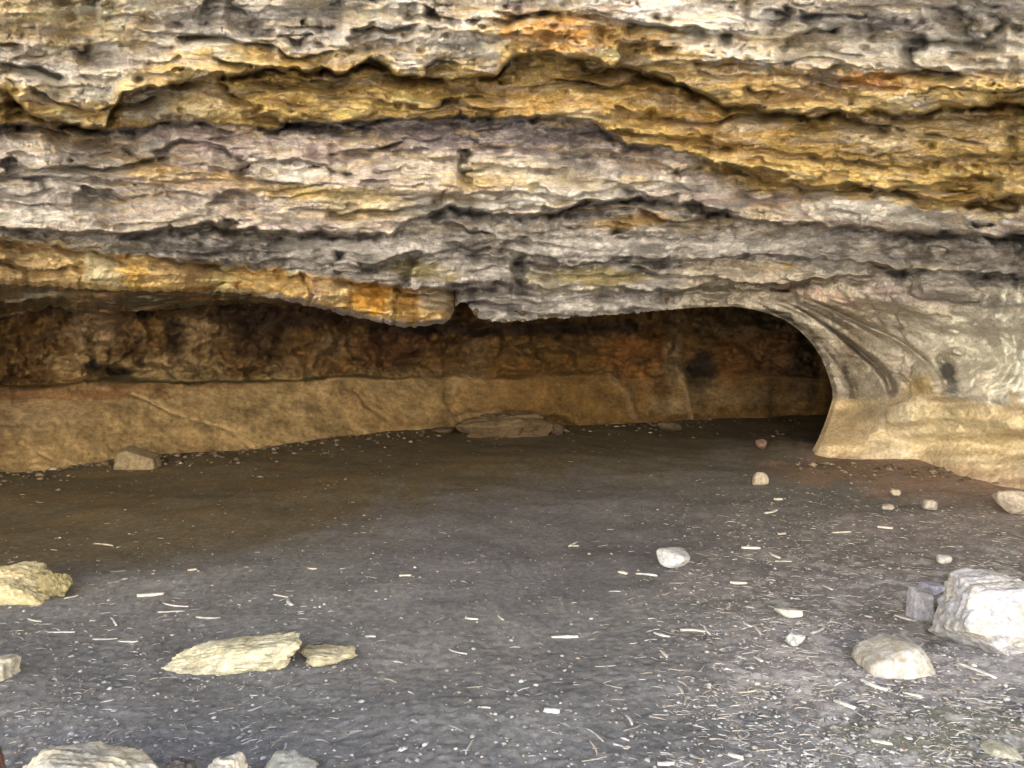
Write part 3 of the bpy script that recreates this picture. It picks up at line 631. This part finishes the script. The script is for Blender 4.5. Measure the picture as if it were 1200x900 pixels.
# ------------------------------------------------------------------ ROCKS
def ico(sub):
    import bmesh
    bm = bmesh.new(); bmesh.ops.create_icosphere(bm, subdivisions=sub, radius=1)
    v = np.array([x.co[:] for x in bm.verts]); f = np.array([[q.index for q in p.verts] for p in bm.faces]); bm.free()
    return v, f
ICO = {s: ico(s) for s in (1, 2, 3, 5, 6)}
def n3(p, sc, seed, o=4):
    return (fbm(p[:, 0] * sc + 11, p[:, 1] * sc, o, seed) + fbm(p[:, 1] * sc + 5, p[:, 2] * sc + 3, o, seed + 1) + fbm(p[:, 2] * sc, p[:, 0] * sc + 9, o, seed + 2)) / 1.7
def rock_mesh(name, size, seed, colr, sub=5, planes=12, sharp=10, rough=.05, custom=None, rz=0, col2=None, mat=None, strat=0, drop=.12, asp=1.0, ramp=0):
    rs = np.random.RandomState(seed)
    d, f = ICO[sub]
    if custom is None:
        n = rs.normal(size=(planes, 3)); n[:, 2] *= .8; n /= np.linalg.norm(n, axis=1)[:, None]
        h = rs.uniform(.62, 1.0, planes)
        base = np.array([[1, 0, 0], [-1, 0, 0], [0, 1, 0], [0, -1, 0], [0, 0, 1], [0, 0, -1]], float)
        n = np.r_[n, base]; h = np.r_[h, np.ones(6)]
    else:
        c = np.array(custom, float); n = c[:, :3] / np.linalg.norm(c[:, :3], axis=1)[:, None]; h = c[:, 3]
    t = np.maximum(0, d @ n.T) / h[None]
    r = ((t ** sharp).sum(1)) ** (-1.0 / sharp)
    p = d * r[:, None]
    mx = np.abs(p).max(0); p = p / mx
    g = p * np.array((1, min(1, size[1] / size[0] + .3), max(asp, .25)))
    rr = 1 + rough * n3(g, 2.2, seed, 4) + rough * .6 * n3(g, 6, seed + 7, 3) + (rough * .35 * n3(g, 17, seed + 9, 2) if sub > 3 else 0)
    if strat: rr += strat * np.abs(np.sin(p[:, 2] * 9 + 2 * n3(p, 1.5, seed + 3, 2))) * .5
    p = p * rr[:, None]
    p[:, 2] *= 1 + ramp * p[:, 0]
    p = p * (np.array(size) / 2)[None]
    c_, s_ = math.cos(rz), math.sin(rz)
    p = np.stack([p[:, 0] * c_ - p[:, 1] * s_, p[:, 0] * s_ + p[:, 1] * c_, p[:, 2]], -1)
    zb = -size[2] / 2 * (1 - drop)
    p[:, 2] -= zb                                     # base sits slightly in the dirt
    cc = np.tile(colr, (len(p), 1)).astype(float)
    if col2 is not None:
        m = sst(-.15, .45, n3(d * 1.0, 1.4, seed + 20, 4))[:, None] * .85
        cc = cc * (1 - m) + np.array(col2) * m
    me = mesh_np(name, p, f, mat or M_STONE, np.clip(cc, .03, .78))
    return me
def place_rock(u0, u1, vt, vb, label, seed, colr, cat="stone", name=None, depth=1.0, group=None, **kw):
    colr = tuple(.68 * q for q in colr)
    if kw.get('col2'): kw['col2'] = tuple(.68 * q for q in kw['col2'])
    me = rock_mesh(name or cat, (1, depth, 1), seed, colr, asp=(vb - vt) / (u1 - u0) * 1.1, **kw)
    p = np.array([v.co[:] for v in me.vertices])
    d0 = 1440 / (vb - 400); W = (u1 - u0) / F * d0; dc = d0 + W * depth * .4; cx = ((u0 + u1) / 2 - 600) / F * dc
    zf = float(floor_z(cx, dc)); H = (vb - vt) / F * dc; sink = kw.get('drop', .12)
    for _ in range(14):
        X = cx + W * p[:, 0]; Y = dc + W * p[:, 1]; Z = zf + H * p[:, 2]
        k = Z > zf - .004
        uu = 600 + F * X[k] / Y[k]; vv = 400 - F * (Z[k] - CAM_Z) / Y[k]
        W *= (u1 - u0) / (uu.max() - uu.min())
        cx += ((u0 + u1) / 2 - (uu.max() + uu.min()) / 2) / F * dc
        dc += .7 * (1440 / (vb - 400) - 1440 / max(vv.max() - 400, 20))
        dc = min(max(dc, 1.2), 20)
        H *= np.clip(1 + .8 * ((vv.min() - vt) / max(vv.max() - vv.min(), 1)), .6, 1.6)
        zf = float(floor_z(cx, dc))
    p = p * np.array([W, W, H])
    me.vertices.foreach_set("co", p.astype(np.float32).ravel()); me.update()
    o = bpy.data.objects.new(name or cat, me); o.location = (cx, dc, zf); link(o)
    tag(o, label, cat, group)
    return o
PALE = (.62, .60, .56); YEL = (.62, .55, .36)
place_rock(1087, 1246, 665, 768, "big blocky white boulder at the right edge, largest loose rock, its right side layered", 14, (.50, .50, .505), "boulder", depth=.7, sub=6, sharp=24, rough=.065, col2=(.52, .49, .42), strat=.014, drop=.08,
           custom=[(-1, .05, .22, .80), (-.35, -.85, .50, .72), (-.1, -.95, -.35, .80), (.78, -.62, .12, .74), (1, 0, .05, 1), (-.10, -.14, 1, .76), (.55, .1, .85, .84), (-.62, -.3, -.7, .80), (.2, -.6, -.8, .80), (0, 0, -1, .85), (0, 1, .1, .9), (-.7, -.05, .72, .90)])
place_rock(997, 1097, 742, 797, "smooth rounded pale boulder in front of the big white boulder", 22, (.52, .50, .44), "boulder", depth=.75, sub=5, sharp=9, rough=.05, col2=(.46, .41, .31),
           custom=[(-.6, -.1, .8, .62), (.15, -.1, 1, .80), (-1, 0, .1, 1), (1, 0, .2, .95), (.8, -.5, .5, .80), (-.3, -.9, .3, .85), (.4, -.9, .1, .85), (0, 1, 0, 1), (0, 0, -1, .7), (.5, .2, .8, .85)])
place_rock(1061, 1096, 686, 728, "small squarish grey stone leaning against the left side of the big white boulder", 32, (.46, .45, .46), "stone", depth=.8, sharp=24, rough=.06, custom=[(-1, 0, .1, .8), (-.1, -1, .2, .8), (1, -.2, 0, .8), (.1, -.1, 1, .85), (.2, 1, 0, .9), (0, 0, -1, 1), (-.7, -.2, .7, 1.0)])
place_rock(1073, 1108, 681, 700, "flat lilac grey slab wedged behind the squarish grey stone", 33, (.42, .41, .46), "stone", depth=.8, sharp=14, rough=.04, planes=6)
place_rock(769, 809, 641, 666, "oval white stone lying alone in the middle of the dirt floor", 42, (.62, .62, .60), "stone", depth=.8, sharp=8, rough=.03, col2=(.5, .5, .48))
place_rock(881, 901, 553, 569, "small cream stone in front of the dark recess at the back right", 52, (.58, .50, .38), "stone", sub=3, sharp=12)
place_rock(885, 899, 514, 526, "small reddish brown stone in the dark at the back right", 53, (.26, .17, .13), "stone", sub=3, sharp=12)
place_rock(1161, 1216, 574, 603, "tan rounded boulder against the foot of the right wall, cut by the right edge", 62, (.50, .43, .34), "boulder", sharp=9, rough=.08, col2=(.62, .52, .40), drop=.1)
place_rock(1097, 1116, 649, 661, "small white rounded pebble behind the big white boulder", 63, (.64, .62, .57), "stone", sub=3, sharp=8)
place_rock(1079, 1099, 585, 598, "small tan angular stone halfway between two pebbles near the right wall", 64, (.54, .48, .40), "stone", sub=3, sharp=14)
place_rock(1042, 1056, 573, 582, "tiny cream stone closest to the foot of the right wall", 65, (.60, .52, .40), "stone", sub=3, sharp=12)
place_rock(1032, 1048, 590, 598, "tiny flat cream stone left of the small tan angular stone", 66, (.60, .54, .44), "stone", sub=3, sharp=12)
place_rock(919, 944, 740, 758, "lumpy pale stone among the litter left of the rounded boulder", 67, (.58, .57, .53), "stone", sub=5, rough=.1)
place_rock(907, 941, 712, 724, "flat long oval pale pebble above the lumpy pale stone", 68, (.62, .61, .52), "stone", sub=5, sharp=6, rough=.02, depth=.5)
place_rock(1148, 1200, 866, 892, "half buried yellowish stone at the bottom right corner", 69, (.46, .44, .32), "stone", sharp=7, rough=.06, drop=.5)
place_rock(-90, 68, 657, 709, "yellow rough boulder cut by the left edge", 78, (.58, .50, .29), "boulder", depth=.5, drop=.5, sharp=9, rough=.16, sub=6, col2=(.56, .46, .24))
place_rock(40, 86, 668, 700, "crumbling dark olive brown rubble lump at the right end of the yellow boulder", 73, (.30, .25, .12), "stone", depth=.8, sharp=10, rough=.22)
place_rock(186, 354, 740, 792, "long pale yellow boulder with a rising right end in the lower left", 86, (.60, .56, .38), "boulder", depth=.42, sharp=9, rough=.13, sub=6, col2=(.50, .44, .27), drop=.45, ramp=.42, planes=9)
place_rock(352, 420, 754, 782, "low crumbly yellow stone just right of the long pale yellow boulder", 83, (.54, .48, .30), "stone", depth=.6, rough=.16, col2=(.4, .36, .24))
place_rock(-30, 26, 766, 800, "small pale stone low at the left edge below the yellow boulder", 84, (.60, .54, .40), "stone", rough=.1)
place_rock(14, 188, 868, 1010, "broad pale cream boulder at the bottom left corner", 92, (.60, .53, .37), "boulder", depth=.7, sub=6, sharp=12, rough=.08, col2=(.62, .58, .46))
place_rock(-60, 12, 862, 980, "reddish brown stone cut by the bottom left corner", 93, (.26, .14, .09), "stone", rough=.1)
place_rock(186, 232, 888, 960, "small dark brown stone in the shade beside the broad cream boulder", 96, (.14, .12, .10), "stone", rough=.1)
place_rock(222, 292, 880, 960, "pale stone at the bottom edge, middle one of three", 94, (.60, .54, .42), "stone", rough=.1)
place_rock(300, 374, 878, 960, "greenish grey stone at the bottom edge, right of two pale ones", 95, (.52, .51, .42), "stone", rough=.08)
place_rock(133, 190, 522, 551, "triangular tan slab leaning on the foot of the sloping shelf", 102, (.27, .21, .12), "slab", depth=.5, sharp=18, rough=.03, sub=5,
           custom=[(.42, -.1, .9, .50), (-1, -.2, .15, .95), (-.2, -1, .25, .7), (.3, -1, .3, .75), (1, 0, .2, 1), (0, 1, 0, 1), (0, 0, -1, .8), (-.5, -.2, .9, .85)])
place_rock(532, 650, 484, 512, "long low rounded brown rock at the foot of the back wall", 103, (.13, .09, .045), "boulder", depth=.35, sharp=5, rough=.26, col2=(.20, .145, .08), drop=.4)
place_rock(505, 535, 500, 509, "small brown stone at the foot of the back wall left of the long low rock", 104, (.15, .10, .05), "stone", sub=3, rough=.1)
place_rock(770, 800, 494, 506, "small brown stone at the far foot of the back wall", 105, (.14, .10, .055), "stone", sub=3, rough=.1)
place_rock(640, 662, 495, 510, "small dark brown stone at the right end of the long low rock", 106, (.10, .07, .04), "stone", sub=3, rough=.1)

# ------------------------------------------------------------------ wood chips, twigs and pebbles one can tell apart
def at_floor(u, v):
    d = 1440 / (v - 400)
    for _ in range(3):
        x = (u - 600) / F * d
        d = (CAM_Z - float(floor_z(x, d))) * F / (v - 400)
    return x, d
def stick_mesh(name, L, r, seed, colr, flat=.6, segs=6, sides=6):
    rs = np.random.RandomState(seed)
    t = np.linspace(-.5, .5, segs)
    bend = rs.uniform(-.10, .10); kink = np.cumsum(rs.normal(0, .03, segs))
    a = np.linspace(0, 2 * math.pi, sides, endpoint=False)
    V_ = []
    for i, s in enumerate(t):
        rad = r * (1 - .25 * abs(s) * 2) * rs.uniform(.85, 1.15)
        for j, q in enumerate(a):
            V_.append((s * L + (rs.uniform(-.3, .3) * r if i in (0, segs - 1) else 0), (bend * (s * s * 4) + kink[i] * .5) * L + math.cos(q) * rad, math.sin(q) * rad * flat + r * flat * .8))
    F4 = []
    n = len(V_)
    for i in range(segs - 1):
        for j in range(sides):
            F4.append((i * sides + j, i * sides + (j + 1) % sides, (i + 1) * sides + (j + 1) % sides, (i + 1) * sides + j))
    V_ += [(-.5 * L, V_[0][1] * .5, r * flat * .8), (.5 * L, V_[(segs - 1) * sides][1], r * flat * .8)]
    tri = [(n, (j + 1) % sides, j, j) for j in range(sides)] + [(n + 1, (segs - 1) * sides + j, (segs - 1) * sides + (j + 1) % sides, (segs - 1) * sides + (j + 1) % sides) for j in range(sides)]
    me = bpy.data.meshes.new(name)
    me.from_pydata(V_, [], [f if f[2] != f[3] else f[:3] for f in F4 + tri])
    me.update()
    c = me.color_attributes.new("Col", 'FLOAT_COLOR', 'POINT')
    cc = np.ones((len(V_), 4), np.float32); cc[:, :3] = np.array(colr) * rs.uniform(.85, 1.1, (len(V_), 1))
    c.data.foreach_set("color", cc.ravel())
    me.polygons.foreach_set("use_smooth", np.ones(len(me.polygons), bool))
    me.materials.append(M_WOOD)
    return me
def stick(u0, v0, u1, v1, th, label, seed, colr=(.64, .61, .54), cat="wood chip", name="wood_chip", group=None, flat=.6):
    xa, ya = at_floor(u0, v0); xb, yb = at_floor(u1, v1)
    L = math.hypot(xb - xa, yb - ya); d = (ya + yb) / 2
    me = stick_mesh(name, L, max(th / F * d / 2, .003), seed, colr, flat)
    o = bpy.data.objects.new(name, me)
    x, y = (xa + xb) / 2, (ya + yb) / 2
    o.location = (x, y, float(floor_z(x, y)) - .001); o.rotation_euler = (0, 0, math.atan2(yb - ya, xb - xa)); link(o)
    tag(o, label, cat, group)
    return o
CH = [(646, 747, 677, 746, 6, "broad pale wood chip lying level in the middle of the floor"),
      (766, 743, 784, 747, 5, "short pale chip left of the forked chip"),
      (797, 739, 826, 740, 6, "pale chip with a forked right end, longest in the lower middle"),
      (824, 734, 831, 744, 4, "short splinter forming the fork at the end of the long pale chip"),
      (775, 763, 781, 771, 5, "stubby chip standing end on below the forked chip"),
      (795, 804, 802, 814, 4, "small steep chip halfway between the forked chip and the bottom edge"),
      (638, 834, 656, 836, 10, "thick cut white stub of wood near the bottom middle"),
      (734, 838, 743, 849, 4, "thin diagonal white chip right of the thick cut stub"),
      (688, 854, 708, 869, 3, "thin diagonal twig below the thick cut stub"),
      (728, 865, 737, 868, 4, "tiny pale chip right of the thin diagonal twig"),
      (746, 673, 770, 675, 5, "level pale chip just left of the oval white stone, with a crumb at its end"),
      (725, 671, 735, 673, 6, "pale pebble like chip left of the level chip by the oval stone"),
      (869, 643, 891, 644, 6, "level white chip right of the oval white stone"),
      (901, 648, 911, 655, 5, "short diagonal chip touching a thin twig"),
      (908, 658, 927, 658, 3, "thin level twig touched by a short diagonal chip"),
      (899, 602, 914, 599, 5, "pale chip on the dirt below the small cream stone"),
      (907, 586, 917, 586, 5, "short white chip directly below the small cream stone"),
      (912, 627, 920, 626, 5, "small bright chip beneath a sloping twig"),
      (856, 684, 875, 685, 6, "broad white chip casting a dark shadow right of the floor middle"),
      (964, 686, 976, 692, 4, "short sloping white chip between the oval pebble and the litter"),
      (976, 625, 998, 624, 4, "long thin curved pale twig behind the litter"),
      (1004, 757 + 39, 1036, 812, 7, "diagonal white splint in front of the rounded pale boulder"),
      (978, 822, 1002, 831, 8, "stout pale chip left of the diagonal white splint"),
      (1058, 813, 1080, 817, 6, "flat pale chip below the rounded pale boulder"),
      (1118, 777, 1167, 795, 6, "long white stick under the big white boulder"),
      (1048, 723, 1072, 729, 5, "pale stick pointing at the squarish grey stone"),
      (1020, 868, 1045, 873, 7, "pale chip lying near the bottom edge at the right"),
      (853, 885, 870, 890, 8, "thick pale chip at the bottom edge among twigs"),
      (771, 897, 790, 896, 8, "pale stub cut by the bottom edge"),
      (1013, 752 - 30, 1022, 724, 4, "tiny white chip beyond the rounded boulder"),
      (1028, 618, 1046, 620, 5, "knobbly pale twig in front of the right wall mound"),
      (952, 743, 968, 737, 4, "slanting pale twig right of the lumpy stone"),
      (882, 733, 893, 744, 5, "steep broken twig below the flat oval pebble"),
      (870, 729, 880, 735, 4, "short bent twig left of the steep broken twig"),
      (884, 770, 893, 776, 5, "white crumbly chip left of the litter patch"),
      (866, 812, 888, 811, 4, "level brownish twig near the lower litter patch"),
      (52, 741, 87, 742, 3, "straight thin white twig at the lower left, level"),
      (132, 724, 138, 733, 3, "short steep twig right of the straight white twig"),
      (32, 726, 48, 729, 3, "slightly curved twig above the straight white twig"),
      (190, 707, 218, 712, 3, "curved pale twig beyond the long pale yellow boulder"),
      (185, 718, 212, 716, 3, "faint level twig below the curved pale twig"),
      (108, 750, 137, 750, 3, "twin twig left of the long pale yellow boulder, darker end"),
      (138, 752, 168, 752, 3, "thin level twig touching the twin twig"),
      (161, 700, 192, 698, 7, "flat pale flake of rock on the lower left floor"),
      (229, 725, 257, 725, 4, "level twig ending at a white crumb beyond the long boulder"),
      (321, 697, 338, 700, 3, "thin white twig right of centre left, slightly sloping"),
      (337, 703, 340, 710, 5, "small upright white splinter with a dark shadow"),
      (360, 667, 371, 667, 4, "tiny level chip on the brown floor edge"),
      (220, 669, 231, 668, 5, "tiny bright chip on the brown dirt at the left"),
      (112, 637, 135, 639, 3, "pale twig on the brown floor at the left"),
      (76, 702, 92, 698, 3, "sloping pale twig beside the rubble lump"),
      (545, 725, 560, 727, 4, "short pale twig in the middle left of the floor"),
      (468, 675, 482, 675, 4, "tiny level white chip left of the middle"),
      (582, 723 - 3, 588, 728, 4, "star shaped white crumb of wood"),
      (428, 746, 440, 746, 4, "tiny chip above the small crumbly yellow stone"),
      (560, 829, 575, 830, 4, "short white chip in the lower middle left"),
      (544, 884, 556, 865, 3, "thin brown twig rising near the bottom left of centre"),
      (525, 762, 545, 768, 3, "bent straw in the lower middle"),
      (668, 640, 678, 640, 3, "faint pale chip in the middle distance"),
      (666, 641, 676, 635, 3, "thin splinter crossing the faint pale chip")]
for i, (a, b, c, d, th, lab) in enumerate(CH):
    tw = ("twig" in lab or "straw" in lab)
    col = (.40, .35, .26) if "brown" in lab else (.50 - .04 * (i % 3), .48 - .04 * (i % 3), .43 - .05 * (i % 3))
    stick(a, b, c, d, th, lab, 900 + i, col, "twig" if tw else "wood chip", "twig" if tw else "wood_chip")
# more scattered twigs nothing tells apart: copies of a few, each an object of its own
rnd = random.Random(5)
protos = [stick_mesh("twig", 1, .035, 1200 + i, [(.42, .40, .34), (.36, .34, .29), (.42, .37, .28), (.28, .25, .20)][i % 4], .7, 5, 5) for i in range(8)]
cnt = 0; twigs = []
while cnt < 200:
    u = rnd.uniform(0, 1200); v = 520 + 380 * rnd.random() ** .8
    p = .10 + .9 * max(0, min(1, (u - 640) / 350)) * max(0, min(1, (v - 560) / 100))
    if v < 552 - u * .06 or (u > 940 and v < 580) or rnd.random() > p: continue
    if u > 1000 and 660 < v < 800: continue
    if u < 520 and v > 765: continue
    x, y = at_floor(u, v)
    o = bpy.data.objects.new("twig", protos[rnd.randrange(8)])
    L = rnd.uniform(.035, .11); 
    o.scale = (L, L * rnd.uniform(.8, 1.6), L * .8); o.location = (x, y, float(floor_z(x, y))); o.rotation_euler = (0, 0, rnd.gauss(0, .7))
    link(o); twigs.append((o, u, v, L))
    cnt += 1

LM = [(1175, 768, "the big white boulder"), (1045, 797, "the rounded pale boulder"), (1078, 728, "the squarish grey stone"), (789, 666, "the oval white stone"), (891, 569, "the small cream stone"),
      (1185, 603, "the tan boulder at the right edge"), (1106, 661, "the white rounded pebble"), (1088, 598, "the tan angular stone"), (931, 758, "the lumpy pale stone"), (924, 724, "the flat oval pebble"),
      (1175, 892, "the half buried yellowish stone"), (30, 709, "the yellow boulder"), (270, 792, "the long pale yellow boulder"), (386, 780, "the low crumbly stone"), (648, 836, "the thick cut white stub"),
      (810, 740, "the forked pale chip"), (661, 747, "the broad level chip"), (865, 685, "the broad white chip"), (698, 862, "the thin diagonal twig"), (990, 827, "the stout pale chip"), (1020, 804, "the diagonal white splint"),
      (1032, 871, "the chip near the bottom edge"), (861, 888, "the thick chip at the bottom edge"), (1143, 786, "the long white stick"), (340, 880, "the greenish grey stone"), (160, 551, "the triangular tan slab"),
      (176, 700, "the flat pale flake"), (70, 742, "the straight white twig"), (908, 655, "the short diagonal chip"), (552, 726, "the short twig left of centre")]
ORD = ["nearest", "second nearest", "third nearest", "fourth nearest", "fifth nearest", "sixth nearest", "seventh nearest", "eighth nearest", "ninth nearest", "tenth nearest"]
near = {}
for o, u, v, L in twigs:
    dd, nm = min((math.hypot(u - a, (v - b) * 1.8), n_) for a, b, n_ in LM)
    near.setdefault(nm, []).append((dd, o))
for nm, ls in near.items():
    for r_, (dd, o) in enumerate(sorted(ls, key=lambda q: q[0])):
        lab = "small bleached loose twig %s to %s" % (ORD[r_], nm) if r_ < 10 else "small bleached twig lying well away from %s, %s" % (nm, ["farthest", "next farthest", "third farthest", "fourth farthest", "fifth farthest", "sixth farthest", "a short one", "a loose one", "a thin one", "a pale one", "a dull one"][min(10, len(ls) - 1 - r_)])
        tag(o, lab, "twig", "small bleached twigs scattered over the dirt floor")

# ------------------------------------------------------------------ litter nobody could count
def litter(name, N, kind, seed, label, dens, Lr, colors):
    rs = np.random.RandomState(seed)
    u = rs.uniform(-80, 1290, N * 8); v = 492 + (930 - 492) * rs.uniform(0, 1, N * 8) ** .9
    keep = rs.uniform(0, 1, len(u)) < dens(u, v)
    u = u[keep][:N]; v = v[keep][:N]; n = len(u)
    d = 1440 / (v - 400); x = (u - 600) / F * d
    ok = ~((v < itp(foot, u) + 2) | ((u > 940) & (v < 546 + (u - 940) * .09)))
    x, d, u, v = x[ok], d[ok], u[ok], v[ok]; n = len(x)
    z = floor_z(x, d)
    L = rs.uniform(Lr[0], Lr[1], n) * rs.choice([1, 1, 1, 1.8], n)
    if kind == 'twig':
        T = np.array([(-.5, -.04, 0), (-.5, .04, 0), (-.5, 0, .07), (0, .03, 0), (0, .11, 0), (0, .07, .09), (.5, -.03, 0), (.5, .03, 0), (.5, 0, .05)], float)
        FT = np.array([(0, 3, 4, 1), (1, 4, 5, 2), (2, 5, 3, 0), (3, 6, 7, 4), (4, 7, 8, 5), (5, 8, 6, 3)])
    else:
        T = np.array([(-.5, 0, .1), (.5, 0, .1), (0, -.4, .1), (0, .4, .1), (0, 0, .38), (-.3, .3, .22), (.3, -.3, .25), (.25, .25, .3)], float)
        FT = np.array([(0, 2, 6, 4), (2, 1, 6, 6), (1, 7, 4, 6), (1, 3, 7, 7), (3, 5, 4, 7), (5, 0, 4, 4), (3, 0, 5, 5)])
        FT = np.array([(a, b, c, c2) for a, b, c, c2 in FT])
    TV = T[None] * L[:, None, None] * (1 + rs.uniform(-.25, .25, (n,) + T.shape))
    if kind == 'twig':
        TV[..., 1] *= rs.uniform(.5, 2.2, (n, 1)); TV[:, 3:6, 1] += (rs.uniform(-.05, .05, n) * L)[:, None]
    a = rs.normal(0, .8, n) if kind == 'twig' else rs.uniform(0, 6.28, n)
    ca, sa = np.cos(a)[:, None], np.sin(a)[:, None]
    W3 = np.stack([TV[..., 0] * ca - TV[..., 1] * sa + x[:, None], TV[..., 0] * sa + TV[..., 1] * ca + d[:, None], TV[..., 2] + z[:, None] + .002 - L[:, None] * .05], -1)
    ci = rs.randint(0, len(colors), n); cc = np.array(colors)[ci] * rs.uniform(.7, 1.15, (n, 1))
    cc = np.repeat(cc[:, None], len(T), 1)
    k_ = FT.shape[1]
    FA = (FT[None] + (np.arange(n) * len(T))[:, None, None]).reshape(-1, k_)
    if kind != 'twig':
        a3 = FA[:, :3]; q = FA[FA[:, 2] != FA[:, 3]]
        FA = np.concatenate([a3, q[:, [0, 2, 3]]])
    me = mesh_np(name, W3.reshape(-1, 3), FA, M_LITTER, np.clip(cc.reshape(-1, 3), .02, .75), smooth=False)
    o = link(bpy.data.objects.new(name, me)); tag(o, label, None, None, "stuff")
def dens_t(u, v):
    cl = sst(-.05, .45, fbm(u / 60, v / 26, 3, 701)) ** 1.5
    return np.clip(.03 + .10 * sst(640, 760, v) * (1 - sst(250, 500, u)) + sst(700, 950, u) * sst(545, 640, v) * (.25 + .9 * cl), 0, 1)
def dens_p(u, v):
    cl = sst(-.05, .45, fbm(u / 60, v / 26, 3, 711)) ** 1.5
    rk = sum(.9 * np.exp(-((u - a) / (ra * .62)) ** 2 - ((v - b) / 9) ** 2) for a, b, ra in [(1150, 768, 90), (1047, 797, 60), (1078, 728, 30), (789, 665, 28), (270, 792, 100), (386, 778, 45), (30, 708, 60), (1190, 602, 45), (931, 757, 24), (100, 880, 100), (160, 551, 40)])
    return np.clip(rk + .09 + .06 * sst(600, 700, v) + sst(720, 1000, u) * sst(530, 600, v) * (.4 + .8 * cl), 0, 1)
litter("twig_litter", 5200, 'twig', 5, "fine bleached twigs and straw lying thick over the right of the floor", dens_t, (.010, .042), [(.38, .36, .31), (.28, .26, .22), (.48, .46, .41), (.22, .19, .15), (.34, .30, .22)])
litter("gravel", 8000, 'peb', 6, "pale crumbs and fine gravel strewn over the dirt", dens_p, (.004, .018), [(.34, .32, .3), (.25, .24, .22), (.45, .43, .4), (.18, .16, .14), (.32, .27, .21)])

def dens_f(u, v):
    return .9 * np.exp(-np.maximum(v - itp(foot, u) - 2, 0) / 6) * (u < 960) + .8 * np.exp(-((v - (548 + (u - 950) * .07)) / 9) ** 2) * (u > 930)
litter("rubble", 9000, 'peb', 7, "small brown rubble gathered along the foot of the walls", dens_f, (.015, .075), [(.16, .12, .07), (.11, .08, .05), (.24, .19, .12), (.3, .25, .18)])
